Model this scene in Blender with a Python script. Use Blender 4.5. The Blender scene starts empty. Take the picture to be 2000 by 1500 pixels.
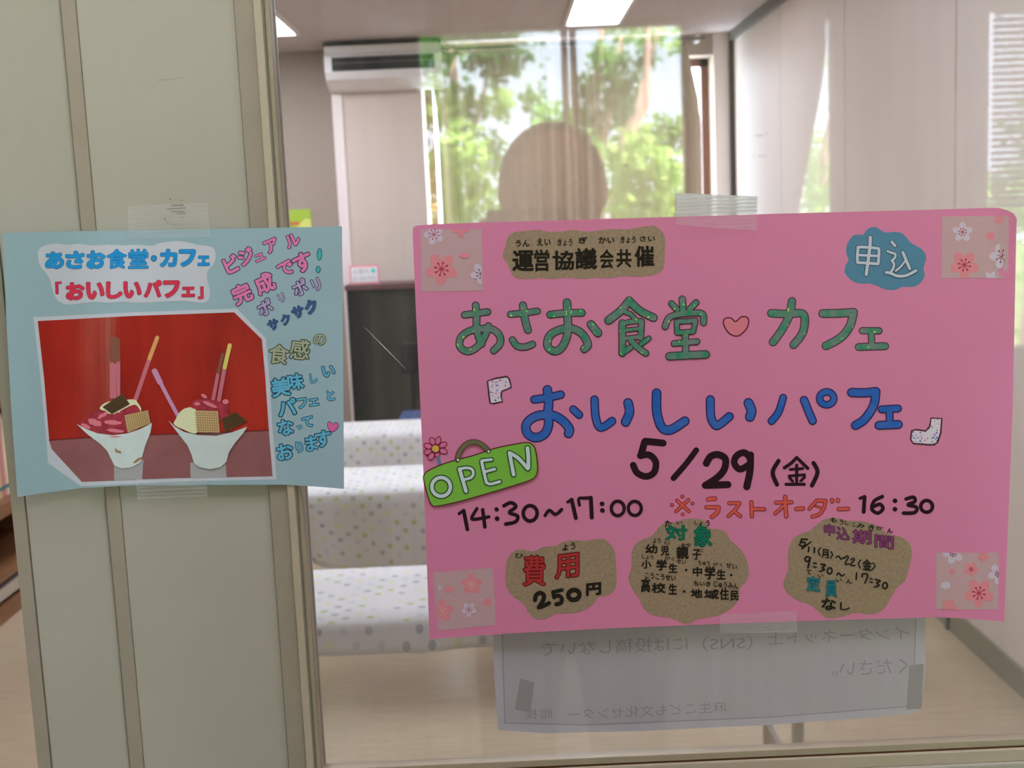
import bpy, bmesh, math, random
from mathutils import Vector, Matrix, geometry
SC = bpy.context.scene
COL = SC.collection
random.seed(7)
# ------------------------------------------------------------------ camera
FPX, CW, CH = 2360.0, 2000, 1500          # focal length in pixels of the 2000x1500 frame
HC, DG = 1.5, 0.855                       # lens height, distance lens - glass (glass is the plane y = 0)
CAM = Vector((0, -DG, HC))
_n = Vector((981 - 1000, 750 - 422, -FPX)).normalized()
_u = Vector((-700, 16250, FPX)); _u = (_u - _n * _u.dot(_n)).normalized()
_x = _n.cross(_u)
RW = Matrix((_x, _n, _u))                 # camera axes -> world axes
cd = bpy.data.cameras.new('camera'); cam = bpy.data.objects.new('camera', cd); COL.objects.link(cam)
cam.matrix_world = Matrix.Translation(CAM) @ RW.to_4x4()
cd.sensor_width = 36.0; cd.lens = 36.0 * FPX / CW; cd.clip_start = 0.02; cd.clip_end = 200
cd.dof.use_dof = True; cd.dof.focus_distance = 0.885; cd.dof.aperture_fstop = 15.0
SC.camera = cam
# ------------------------------------------------------------------ world, sun, exposure
w = bpy.data.worlds.new('sky'); SC.world = w; w.use_nodes = True
bg = w.node_tree.nodes['Background']; bg.inputs[0].default_value = (0.72, 0.86, 1.0, 1); bg.inputs[1].default_value = 15.0
sd = bpy.data.lights.new('sun', 'SUN'); sd.energy = 120; sd.angle = 0.01; sd.color = (1, .95, .85)
so = bpy.data.objects.new('sun', sd); COL.objects.link(so)
so.rotation_euler = Vector((-1.0, -0.35, -1.5)).to_track_quat('-Z', 'Y').to_euler()
so.location = (12, 4, 20)
EXPOSURE = 0.0
LAMP_FRONT, LAMP_FRONT_RIGHT, LAMP_ROOM, LAMP_NEAR = 12.5, 9.0, 16.0, 9.0
vs = SC.view_settings
SC.display_settings.display_device = 'sRGB'
vs.view_transform = 'Standard'; vs.look = 'None'; vs.exposure = EXPOSURE; vs.gamma = 1.0; vs.use_curve_mapping = False
SC.cycles.use_denoising = True
SC.cycles.max_bounces = 10; SC.cycles.transparent_max_bounces = 12; SC.cycles.diffuse_bounces = 5
KF, KR = 1.6, 1.45                        # paint albedo per measured picture value, near the partition / in the room

# ------------------------------------------------------------------ helpers
def ray(px, py): return RW @ Vector((px - 1000, 750 - py, -FPX))
def at(px, py, Y):
    r = ray(px, py); return CAM + r * ((Y + DG) / r.y)
def lin(c):
    c /= 255.0
    return c / 12.92 if c <= .04045 else ((c + .055) / 1.055) ** 2.4
def alb(rgb, k): return tuple(min(.88, lin(c) * k) for c in rgb) + (1,)

def mat(name, rgb, k=KF, rough=.7, spec=.3, metal=0, n_scale=0, n_amt=0, bump=0, b_scale=60, rgb2=None, stretch=None, coat=0):
    m = bpy.data.materials.new(name); m.use_nodes = True
    nt = m.node_tree; p = nt.nodes['Principled BSDF']
    c1 = alb(rgb, k)
    p.inputs['Base Color'].default_value = c1
    p.inputs['Roughness'].default_value = rough
    p.inputs['Specular IOR Level'].default_value = spec
    p.inputs['Metallic'].default_value = metal
    p.inputs['Coat Weight'].default_value = coat
    m.diffuse_color = c1
    if n_amt or bump:
        tc = nt.nodes.new('ShaderNodeTexCoord'); mp = nt.nodes.new('ShaderNodeMapping')
        nt.links.new(tc.outputs['Object'], mp.inputs[0])
        if stretch: mp.inputs['Scale'].default_value = stretch
    if n_amt:
        no = nt.nodes.new('ShaderNodeTexNoise'); no.inputs['Scale'].default_value = n_scale; no.inputs['Detail'].default_value = 5
        nt.links.new(mp.outputs[0], no.inputs['Vector'])
        rp = nt.nodes.new('ShaderNodeValToRGB')
        c2 = alb(rgb2, k) if rgb2 else tuple(v * (1 - n_amt) for v in c1[:3]) + (1,)
        rp.color_ramp.elements[0].position = .35; rp.color_ramp.elements[0].color = c2
        rp.color_ramp.elements[1].position = .65; rp.color_ramp.elements[1].color = c1
        nt.links.new(no.outputs['Fac'], rp.inputs[0]); nt.links.new(rp.outputs[0], p.inputs['Base Color'])
    if bump:
        nb = nt.nodes.new('ShaderNodeTexNoise'); nb.inputs['Scale'].default_value = b_scale; nb.inputs['Detail'].default_value = 4
        nt.links.new(mp.outputs[0], nb.inputs['Vector'])
        bu = nt.nodes.new('ShaderNodeBump'); bu.inputs['Strength'].default_value = bump; bu.inputs['Distance'].default_value = .002
        nt.links.new(nb.outputs['Fac'], bu.inputs['Height']); nt.links.new(bu.outputs[0], p.inputs['Normal'])
    return m
def speckle(m, cols, scale, thr=.25, k=KF):
    """round specks of given colours on top of the material's colour"""
    nt = m.node_tree; p = nt.nodes['Principled BSDF']
    tc = nt.nodes.new('ShaderNodeTexCoord'); vo = nt.nodes.new('ShaderNodeTexVoronoi'); vo.inputs['Scale'].default_value = scale
    nt.links.new(tc.outputs['Object'], vo.inputs['Vector'])
    cr = nt.nodes.new('ShaderNodeValToRGB'); cr.color_ramp.interpolation = 'CONSTANT'
    el = cr.color_ramp.elements
    while len(el) < len(cols): el.new(.5)
    for i, c in enumerate(cols): el[i].position = i / len(cols); el[i].color = alb(c, k)
    sp = nt.nodes.new('ShaderNodeSeparateColor'); nt.links.new(vo.outputs['Color'], sp.inputs[0]); nt.links.new(sp.outputs[0], cr.inputs[0])
    lt = nt.nodes.new('ShaderNodeMath'); lt.operation = 'LESS_THAN'; lt.inputs[1].default_value = thr
    nt.links.new(vo.outputs['Distance'], lt.inputs[0])
    mx = nt.nodes.new('ShaderNodeMix'); mx.data_type = 'RGBA'
    src = p.inputs['Base Color'].links
    if src: nt.links.new(src[0].from_socket, mx.inputs[6])
    else: mx.inputs[6].default_value = p.inputs['Base Color'].default_value
    nt.links.new(lt.outputs[0], mx.inputs[0]); nt.links.new(cr.outputs[0], mx.inputs[7])
    nt.links.new(mx.outputs[2], p.inputs['Base Color'])
    return m
def emit(name, rgb, s):
    m = bpy.data.materials.new(name); m.use_nodes = True; nt = m.node_tree
    nt.nodes.remove(nt.nodes['Principled BSDF']); e = nt.nodes.new('ShaderNodeEmission')
    e.inputs[0].default_value = tuple(rgb) + (1,); e.inputs[1].default_value = s
    nt.links.new(e.outputs[0], nt.nodes['Material Output'].inputs[0]); return m

def tag(o, label=None, cat=None, group=None, kind=None):
    for k, v in (('label', label), ('category', cat), ('group', group), ('kind', kind)):
        if v: o[k] = v
    return o
def link(name, me, mats, parent=None, loc=None, smooth=False):
    """vertices come in world coordinates; they are stored relative to loc (or to the parent)"""
    org = Vector(loc) if loc is not None else (parent.matrix_world.translation.copy() if parent else Vector((0, 0, 0)))
    me.transform(Matrix.Translation(-org))
    for m in (mats if isinstance(mats, (list, tuple)) else [mats]): me.materials.append(m)
    o = bpy.data.objects.new(name, me); COL.objects.link(o)
    if parent: o.parent = parent; o.matrix_world = Matrix.Translation(org); o.matrix_parent_inverse = Matrix(); o.location = org - parent.matrix_world.translation
    else: o.location = org; o.matrix_world = Matrix.Translation(org)
    if smooth:
        for p in me.polygons: p.use_smooth = True
    return o
def empty(name, loc, label=None, cat=None, group=None, kind=None):
    o = bpy.data.objects.new(name, None); COL.objects.link(o); o.location = loc; o.matrix_world = Matrix.Translation(loc)
    o.empty_display_size = .05
    return tag(o, label, cat, group, kind)

class MB:
    """collects boxes, tubes, prisms and lathes into one mesh (world coordinates)"""
    def __init__(s): s.v = []; s.f = []; s.mi = []
    def add(s, vs, fs, mi=0):
        b = len(s.v); s.v += [tuple(v) for v in vs]
        for f in fs: s.f.append([b + i for i in f]); s.mi.append(mi)
        return s
    def box(s, x0, x1, y0, y1, z0, z1, mi=0, bev=0):
        bm = bmesh.new(); bmesh.ops.create_cube(bm, size=1)
        for v in bm.verts: v.co = Vector((x0 if v.co.x < 0 else x1, y0 if v.co.y < 0 else y1, z0 if v.co.z < 0 else z1))
        if bev: bmesh.ops.bevel(bm, geom=list(bm.edges), offset=bev, segments=2, affect='EDGES', profile=.6)
        s.bm(bm, mi); return s
    def bm(s, bm, mi=0):
        bm.verts.index_update()
        s.add([v.co.copy() for v in bm.verts], [[v.index for v in f.verts] for f in bm.faces], mi); bm.free()
    def tube(s, pts, rs, n=8, mi=0, caps=True):
        pts = [Vector(p) for p in pts]
        if not isinstance(rs, (list, tuple)): rs = [rs] * len(pts)
        rings = []; prev = None
        for i, p in enumerate(pts):
            t = (pts[min(i + 1, len(pts) - 1)] - pts[max(i - 1, 0)]).normalized()
            a = prev - t * prev.dot(t) if prev else t.orthogonal()
            a.normalize(); prev = a; b = t.cross(a)
            rings.append([p + (a * math.cos(2 * math.pi * k / n) + b * math.sin(2 * math.pi * k / n)) * rs[i] for k in range(n)])
        vs = [v for r in rings for v in r]; fs = []
        for i in range(len(rings) - 1):
            for k in range(n): fs.append([i * n + k, i * n + (k + 1) % n, (i + 1) * n + (k + 1) % n, (i + 1) * n + k])
        if caps: fs.append(list(range(n))[::-1]); fs.append([(len(rings) - 1) * n + k for k in range(n)])
        s.add(vs, fs, mi); return s
    def prism(s, poly, d, mi=0):
        """poly: world points in order, extruded by vector d"""
        n = len(poly); d = Vector(d); vs = [Vector(p) for p in poly] + [Vector(p) + d for p in poly]
        s.add(vs, [list(range(n))[::-1], list(range(n, 2 * n))] + [[i, (i + 1) % n, n + (i + 1) % n, n + i] for i in range(n)], mi); return s
    def build(s, name, mats, parent=None, loc=None, smooth=False):
        me = bpy.data.meshes.new(name); me.from_pydata(s.v, [], s.f); me.polygons.foreach_set('material_index', s.mi)
        bm = bmesh.new(); bm.from_mesh(me); bmesh.ops.recalc_face_normals(bm, faces=bm.faces); bm.to_mesh(me); bm.free()
        return link(name, me, mats, parent, loc, smooth)

# ------------------------------------------------------------------ flat artwork on a sheet of paper
def cr(pts, closed=False, n=6):
    if len(pts) < 3: return list(pts)
    out = []; m = len(pts)
    rng = range(m) if closed else range(m - 1)
    for i in rng:
        p0 = pts[(i - 1) % m] if closed or i > 0 else pts[0]
        p1 = pts[i]; p2 = pts[(i + 1) % m]
        p3 = pts[(i + 2) % m] if closed or i + 2 < m else pts[-1]
        for k in range(n):
            t = k / n; t2 = t * t; t3 = t2 * t
            out.append(tuple(.5 * (2 * p1[a] + (p2[a] - p0[a]) * t + (2 * p0[a] - 5 * p1[a] + 4 * p2[a] - p3[a]) * t2 + (3 * p1[a] - p0[a] - 3 * p2[a] + p3[a]) * t3) for a in (0, 1)))
    if not closed: out.append(tuple(pts[-1]))
    return out
def ell(cx, cy, rx, ry=None, rot=0, n=28):
    ry = ry or rx; c, s = math.cos(rot), math.sin(rot)
    return [(cx + rx * math.cos(a) * c - ry * math.sin(a) * s, cy + rx * math.cos(a) * s + ry * math.sin(a) * c) for a in (2 * math.pi * i / n for i in range(n))]
GL = {}
def glyph(body):
    """outline of a string in the built-in font: flat mesh (y up) and its closed contours"""
    if body not in GL:
        c = bpy.data.curves.new('lettering', 'FONT'); c.body = body; c.resolution_u = 3
        o = bpy.data.objects.new('lettering', c); COL.objects.link(o); bpy.context.view_layer.update()
        me = bpy.data.meshes.new_from_object(o.evaluated_get(bpy.context.evaluated_depsgraph_get()))
        vs = [v.co.copy() for v in me.vertices]; fs = [list(p.vertices) for p in me.polygons]
        bpy.data.objects.remove(o); bpy.data.curves.remove(c); bpy.data.meshes.remove(me)
        cnt = {}
        for f in fs:
            for i in range(len(f)):
                e = (f[i], f[(i + 1) % len(f)]); k = (min(e), max(e)); cnt[k] = cnt.get(k, 0) + 1
        nb = {}
        for (p, q), n in cnt.items():
            if n == 1: nb.setdefault(p, []).append(q); nb.setdefault(q, []).append(p)
        seen = set(); loops = []
        for st in nb:
            if st in seen: continue
            lp = [st]; seen.add(st); cur = st
            while True:
                nx = [x for x in nb[cur] if x not in seen]
                if not nx: break
                cur = nx[0]; seen.add(cur); lp.append(cur)
            if len(lp) > 2: loops.append(lp)
        GL[body] = (vs, fs, loops)
    return GL[body]
class Art:
    """flat coloured shapes given in picture coordinates on a sheet surface; k, ox, oy: scale and origin of local coordinates"""
    def __init__(s, sheet, base, ox=0, oy=0, k=1.0):
        s.sh = sheet; s.base = base; s.ox = ox; s.oy = oy; s.k = k; s.v = []; s.f = []; s.mi = []; s.z = base; s.mats = []; s.clip = None
    def m(s, mt):
        if mt not in s.mats: s.mats.append(mt)
        return s.mats.index(mt)
    def up(s, d=1.2e-5): s.z += d
    def raw(s, pts, fs, mt):
        b = len(s.v); mi = s.m(mt)
        for p in pts: s.v.append((s.ox + p[0] * s.k, s.oy + p[1] * s.k, p[2] if len(p) > 2 else s.z))
        for f in fs: s.f.append([b + i for i in f]); s.mi.append(mi)
    def poly(s, pts, mt, smooth=False):
        if smooth: pts = cr(pts, True)
        tri = geometry.tessellate_polygon([[Vector((p[0], p[1], 0)) for p in pts]])
        if s.clip:
            bm = bmesh.new(); vv = [bm.verts.new((p[0], p[1], 0)) for p in pts]
            for t in tri:
                try: bm.faces.new([vv[i] for i in t])
                except ValueError: pass
            cx0, cy0, cx1, cy1 = s.clip
            for co, no in (((cx0, 0, 0), (-1, 0, 0)), ((cx1, 0, 0), (1, 0, 0)), ((0, cy0, 0), (0, -1, 0)), ((0, cy1, 0), (0, 1, 0))):
                bmesh.ops.bisect_plane(bm, geom=list(bm.verts) + list(bm.edges) + list(bm.faces), plane_co=co, plane_no=no, clear_outer=True)
            bm.verts.index_update()
            s.raw([(v.co.x, v.co.y) for v in bm.verts], [[v.index for v in f.verts] for f in bm.faces], mt); bm.free()
        else: s.raw(pts, [list(t) for t in tri], mt)
        s.up(2e-6)
    def line(s, pts, w, mt, closed=False, smooth=True):
        if smooth and len(pts) > 2: pts = cr(pts, closed, 7)
        pts = list(pts)
        if closed: pts.append(pts[0])
        r = w / 2; vs = []; fs = []; z = s.z; nn = len(pts); N = []
        for i in range(nn):
            a = pts[max(i - 1, 0)]; b = pts[min(i + 1, nn - 1)]
            if closed and i in (0, nn - 1): a = pts[-2]; b = pts[1]
            dx, dy = b[0] - a[0], b[1] - a[1]; l = math.hypot(dx, dy) or 1; N.append((-dy / l, dx / l))
        for i, p in enumerate(pts):
            zz = z + i * 4e-7
            vs += [(p[0] + N[i][0] * r, p[1] + N[i][1] * r, zz), (p[0] - N[i][0] * r, p[1] - N[i][1] * r, zz)]
            if i: fs.append([2 * i - 2, 2 * i - 1, 2 * i + 1, 2 * i])
        if not closed:
            for (i, sg) in ((0, -1), (nn - 1, 1)):
                p = pts[i]; zz = z + i * 4e-7; n0 = N[i]; t0 = (n0[1] * sg, -n0[0] * sg)
                b = len(vs); vs.append((p[0], p[1], zz)); K = 8
                for q in range(K + 1):
                    a = math.pi * q / K
                    vs.append((p[0] + (n0[0] * math.cos(a) + t0[0] * math.sin(a)) * r, p[1] + (n0[1] * math.cos(a) + t0[1] * math.sin(a)) * r, zz))
                for q in range(K): fs.append([b, b + 1 + q, b + 2 + q])
        s.raw(vs, fs, mt); s.up(2e-6 + nn * 4e-7)
    def strokes(s, lst, w, fill, out=None, ow=0, f=1.0):
        """lst of (points[, width[, closed]]); outline first, then fill on top"""
        if out:
            for e in lst:
                ww = (e[1] if len(e) > 1 and e[1] else w) * f
                s.line(e[0], ww, out, len(e) > 2 and e[2])
        s.up(2.5e-5)
        for e in lst:
            ww = (e[1] if len(e) > 1 and e[1] else w) * f
            s.line(e[0], ww - 2 * ow, fill, len(e) > 2 and e[2])
    def txt(s, body, box, mt, off=.0, slope=0, rot=0, mirror=False, out=None, oo=0):
        """string fitted into box (x0, y0 top, x1, y1 bottom); slope: fall of the line per unit x"""
        x0, y0, x1, y1 = box; cx, cy = (x0 + x1) / 2, (y0 + y1) / 2; c, sn = math.cos(rot), math.sin(rot)
        vs, fs, loops = glyph(body)
        ax0 = min(v.x for v in vs); ax1 = max(v.x for v in vs); ay0 = min(v.y for v in vs); ay1 = max(v.y for v in vs)
        gw, gh = max(ax1 - ax0, 1e-6), max(ay1 - ay0, 1e-6); W, H = x1 - x0, y1 - y0
        dm = max(off, oo, 0)                      # pen half-width in em
        sx = W / (gw + 2 * dm); sy = H / (gh + 2 * dm); em = min(sx, sy)
        sx = (W - 2 * dm * em) / gw; sy = (H - 2 * dm * em) / gh
        P = []
        for v in vs:
            u = (v.x - (ax0 + ax1) / 2) * sx * (-1 if mirror else 1); t = -(v.y - (ay0 + ay1) / 2) * sy + slope * u
            P.append((cx + u * c - t * sn, cy + u * sn + t * c))
        z0 = s.z
        for o_, m_ in ((oo, out), (off, mt)):
            if m_ is None: continue
            s.raw(P, fs, m_); s.up(4e-6)
            if o_ > 0:
                for lp in loops: s.ring([P[i] for i in lp], 2 * o_ * em, m_)
            s.up(6e-6)
        s.z = z0 + 1e-6
    def ring(s, pts, w, mt):
        """band of width w along a closed contour, round at sharp corners"""
        n = len(pts); r = w / 2; mi = s.m(mt)
        for i in range(n):
            a, b = pts[i], pts[(i + 1) % n]; dx, dy = b[0] - a[0], b[1] - a[1]; l = math.hypot(dx, dy)
            if l < 1e-6: continue
            nx, ny = -dy / l * r, dx / l * r
            z = s.z + 1e-6 * (1 + i % 2)
            s.raw([(a[0] + nx, a[1] + ny, z), (b[0] + nx, b[1] + ny, z), (b[0] - nx, b[1] - ny, z), (a[0] - nx, a[1] - ny, z)], [[0, 1, 2, 3]], mt)
            p = pts[i - 1]; ex, ey = a[0] - p[0], a[1] - p[1]; le = math.hypot(ex, ey) or 1
            if (ex * dx + ey * dy) / (le * l) < .93:
                q = [(u, v, s.z + 3e-6 + (i % 3) * 5e-7) for u, v in ell(a[0], a[1], r, None, 0, 10)]; s.raw(q, [list(range(10))], mt)
        s.up(3e-6)
    def chars(s, lst, mt, rot, off, out=None, oo=0):
        """lst of (char, cx, cy, size): size = larger side of the glyph's box"""
        for ch, cx, cy, sz in lst:
            vs0 = glyph(ch)[0]
            gw = max(v.x for v in vs0) - min(v.x for v in vs0); gh = max(v.y for v in vs0) - min(v.y for v in vs0)
            f = sz / max(gw, gh)
            s.txt(ch, (cx - gw * f / 2, cy - gh * f / 2, cx + gw * f / 2, cy + gh * f / 2), mt, off, 0, rot, False, out, oo)
    def build(s, name, parent=None, loc=None, lab=None):
        bm = bmesh.new(); vv = [bm.verts.new(v) for v in s.v]
        for f, mi in zip(s.f, s.mi):
            try: fc = bm.faces.new([vv[i] for i in f]); fc.material_index = mi
            except ValueError: pass
        for x in s.sh.cuts:
            bmesh.ops.bisect_plane(bm, geom=list(bm.verts) + list(bm.edges) + list(bm.faces), plane_co=(x, 0, 0), plane_no=(1, 0, 0), dist=1e-5)
        for v in bm.verts: v.co = s.sh.P(v.co.x, v.co.y, v.co.z)
        bm.normal_update()
        for f in bm.faces:
            if f.normal.y > 0: f.normal_flip()
        me = bpy.data.meshes.new(name); bm.to_mesh(me); bm.free()
        o = link(name, me, s.mats, parent, loc)
        if lab: o['label'] = lab
        return o
class Sheet:
    def __init__(s, y, bends=(), cuts=()): s.y = y; s.bends = bends; s.cuts = cuts
    def depth(s, px, py):
        d = s.y
        for f in s.bends: d += f(px, py)
        return d
    def P(s, px, py, off=0):
        q = at(px, py, s.depth(px, py)); return q + (CAM - q).normalized() * off
    def paper(s, outline, th, step=18):
        """the sheet itself: front and back grid clipped to its outline, th thick"""
        xs = [p[0] for p in outline]; ys = [p[1] for p in outline]
        tri = geometry.tessellate_polygon([[Vector((p[0], p[1], 0)) for p in outline]])
        bm = bmesh.new(); vv = [bm.verts.new((p[0], p[1], 0)) for p in outline]
        for t in tri: bm.faces.new([vv[i] for i in t])
        for x in sorted(set(s.cuts)):
            bmesh.ops.bisect_plane(bm, geom=list(bm.verts) + list(bm.edges) + list(bm.faces), plane_co=(x, 0, 0), plane_no=(1, 0, 0))
        y = min(ys) + step * 4
        while y < max(ys):
            bmesh.ops.bisect_plane(bm, geom=list(bm.verts) + list(bm.edges) + list(bm.faces), plane_co=(0, y, 0), plane_no=(0, 1, 0)); y += step * 4
        bmesh.ops.remove_doubles(bm, verts=bm.verts, dist=.01)
        r = bmesh.ops.extrude_face_region(bm, geom=list(bm.faces))
        back = {g for g in r['geom'] if isinstance(g, bmesh.types.BMVert)}
        for v in bm.verts: v.co = s.P(v.co.x, v.co.y, -th if v in back else 0)
        bmesh.ops.recalc_face_normals(bm, faces=bm.faces)
        me = bpy.data.meshes.new('sheet'); bm.to_mesh(me); bm.free(); return me
def obox(cx, cy, hw, hh): return [(cx - hw, cy - hh), (cx + hw, cy - hh), (cx + hw, cy + hh), (cx - hw, cy + hh)]

# ------------------------------------------------------------------ materials
M = {}
M['panel'] = mat('cream_steel_panel', (156, 150, 139), rough=.42, spec=.4, n_scale=9, n_amt=.04, bump=.02, b_scale=400)
M['post'] = mat('taupe_post', (141, 131, 117), rough=.5, n_scale=30, n_amt=.06)
M['groove'] = mat('dark_groove', (104, 95, 82), rough=.8)
M['alu'] = mat('aluminium', (150, 146, 146), rough=.35, metal=.6)
M['gasket'] = mat('grey_gasket', (122, 116, 112), rough=.7)
M['bead'] = mat('light_bead', (163, 150, 132), rough=.35, spec=.5)
M['rail'] = mat('beige_rail', (150, 138, 118), rough=.4, n_scale=40, n_amt=.05)
M['rust'] = mat('brown_gap', (92, 58, 40), rough=.8)
M['room_wall'] = mat('beige_wallpaper', (150, 138, 128), KR, rough=.8, n_scale=60, n_amt=.05, bump=.1, b_scale=300)
M['pillar'] = mat('light_wallpaper', (182, 170, 160), KR, rough=.8, n_scale=60, n_amt=.04, bump=.1, b_scale=300)
M['corner'] = mat('white_corner_trim', (205, 195, 192), KR, rough=.5)
M['slide'] = mat('partition_laminate', (200, 189, 180), KR, rough=.5, spec=.35, n_scale=3, n_amt=.03)
M['seam'] = mat('seam_dark', (80, 72, 68), KR, rough=.7)
M['black_trim'] = mat('black_trim', (52, 44, 44), KR, rough=.5)
M['track'] = mat('track_grey', (96, 96, 92), KR, rough=.5)
M['baserail'] = mat('grey_green_base_rail', (118, 116, 100), KR, rough=.35, spec=.5)
M['ceil'] = mat('ceiling_tile', (186, 176, 174), KR, rough=.9, n_scale=120, n_amt=.22)
M['floor'] = mat('floor_vinyl', (166, 150, 125), KR, rough=.22, spec=.5, n_scale=6, n_amt=.12, stretch=(1, 14, 1))
M['white'] = mat('white_plastic', (205, 203, 203), KR, rough=.4)
M['black'] = mat('matt_black', (20, 22, 20), KR, rough=.6)
M['piano'] = mat('black_gloss', (46, 46, 42), KR, rough=.18, spec=.5)
M['reddish'] = mat('dark_reddish_wood', (84, 60, 60), KR, rough=.4)
M['brown_frame'] = mat('brown_window_frame', (96, 66, 58), KR, rough=.4)
M['curtain'] = mat('beige_curtain', (165, 150, 130), KR, rough=.9, n_scale=200, n_amt=.08)
M['wood'] = mat('brown_wood', (120, 84, 56), KR, rough=.4, n_scale=8, n_amt=.25, stretch=(1, 1, 12))
M['steel'] = mat('steel', (190, 190, 190), KR, rough=.25, metal=.9)
M['bluefab'] = mat('blue_fabric', (58, 72, 108), KR, rough=.9)
M['greenpaper'] = mat('green_paper', (150, 180, 60), KR, rough=.8)
M['yellowpaper'] = mat('yellow_green_paper', (195, 205, 110), KR, rough=.8)
M['redink'] = mat('red_ink', (190, 90, 60), KR)
M['cardpink'] = mat('card_pink', (225, 130, 140), KR)
M['cardwhite'] = mat('card_white', (225, 222, 225), KR)
M['greyink'] = mat('grey_ink', (120, 130, 150), KR)
M['turq'] = mat('turquoise', (70, 185, 175), KR)
# poster colours
def pm(n, c, **kw): M[n] = mat(n, c, **dict(dict(rough=.85, spec=.15), **kw))
pm('pink_paper', (194, 117, 150), n_scale=900, n_amt=.02)
pm('blue_paper', (137, 160, 169), n_scale=900, n_amt=.02)
pm('white_paper', (176, 178, 188))
pm('kraft', (146, 126, 104), n_scale=500, n_amt=.2)
pm('cloud_blue', (78, 119, 145)); pm('cloud_white', (172, 176, 190)); pm('cloud_line', (45, 62, 76))
pm('green_pen', (48, 122, 92), n_scale=130, n_amt=1, rgb2=(106, 116, 114)); speckle(M['green_pen'], [(90, 200, 90), (165, 185, 90), (48, 122, 92), (48, 122, 92)], 260, .22)
pm('green_line', (72, 44, 60))
pm('blue_pen', (34, 86, 162), n_scale=90, n_amt=1, rgb2=(60, 94, 164)); pm('blue_line', (54, 36, 84))
pm('speck_white', (202, 186, 206)); speckle(M['speck_white'], [(110, 90, 190), (70, 90, 160), (205, 110, 140), (150, 120, 190)], 420, .3)
pm('dark_line', (72, 34, 48))
pm('ink', (40, 20, 26)); pm('brush', (34, 30, 22))
pm('heart', (214, 112, 126)); pm('heart_line', (96, 38, 56))
pm('orange_pen', (204, 84, 68), n_scale=200, n_amt=.06); pm('orange_line', (128, 34, 60))
pm('board_green', (112, 168, 62)); pm('board_line', (86, 28, 36)); pm('letter_grey', (180, 197, 194)); pm('letter_line', (26, 66, 40))
pm('olive', (98, 98, 70)); pm('petal', (212, 104, 140)); pm('petal_line', (120, 28, 58)); pm('orange_dot', (228, 160, 76)); pm('stem_blue', (84, 112, 140))
pm('red_pen', (156, 46, 46)); pm('red_line', (80, 22, 22)); pm('emerald', (20, 104, 80)); pm('emerald_line', (16, 70, 52))
pm('purple_pen', (122, 60, 102)); pm('purple_line', (66, 24, 54)); pm('teal_pen', (30, 110, 122)); pm('teal_line', (14, 62, 74))
pm('patch', (176, 143, 148), n_scale=300, n_amt=.03); pm('sakura_pink', (196, 122, 130)); pm('sakura_white', (182, 168, 182)); pm('stamen', (158, 46, 72)); pm('stamen_dark', (110, 40, 66)); pm('sakura_light', (205, 150, 152))
pm('print_blue', (36, 132, 192)); pm('print_blue_line', (38, 76, 112)); pm('print_red', (192, 50, 74)); pm('print_red_line', (104, 30, 58))
pm('photo_red', (160, 38, 28), rough=.3, spec=.4, n_scale=11, n_amt=.28, rgb2=(128, 22, 18), stretch=(3, 3, .8)); pm('photo_table', (132, 84, 86), rough=.4, n_scale=60, n_amt=.12); pm('photo_table2', (150, 148, 150), rough=.4); pm('photo_edge', (96, 36, 40), rough=.4)
pm('photo_border', (200, 180, 182))
pm('cup', (186, 198, 208), rough=.4, n_scale=60, n_amt=.1); pm('cup2', (182, 190, 190), rough=.4, n_scale=60, n_amt=.06); pm('cream', (208, 200, 160), rough=.5); pm('berry', (160, 52, 66), rough=.4, n_scale=220, n_amt=.35); pm('berry_hi', (196, 110, 124), rough=.4)
pm('wafer', (186, 158, 116), rough=.6); pm('wafer_line', (140, 112, 74)); pm('cocoa', (92, 70, 46), rough=.6); pm('cocoa_line', (58, 42, 28)); pm('stick_tan', (196, 146, 92)); pm('stick_brown', (122, 76, 62)); pm('stick_pink', (176, 100, 114)); pm('stick_yellow', (206, 180, 96)); pm('spoon', (178, 128, 160), rough=.3)
pm('pen_pink', (204, 112, 152)); pm('pen_line', (58, 48, 84)); pm('pen_lilac', (158, 142, 176)); pm('pen_navy', (56, 82, 124)); pm('pen_navyline', (34, 52, 78)); pm('pen_olive', (146, 152, 128)); pm('olive_line', (52, 56, 40)); pm('pen_cyan', (88, 156, 184)); pm('cyan_line', (20, 52, 72)); pm('pen_teal', (64, 156, 160)); pm('pen_hpink', (196, 92, 148))
pm('sheet_back', (180, 172, 182), n_scale=400, n_amt=.02); pm('sleeve', (186, 180, 192), rough=.4); pm('showthrough', (150, 142, 152)); pm('sleeve_line', (150, 144, 158)); pm('tape_grey', (154, 148, 152))
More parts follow.
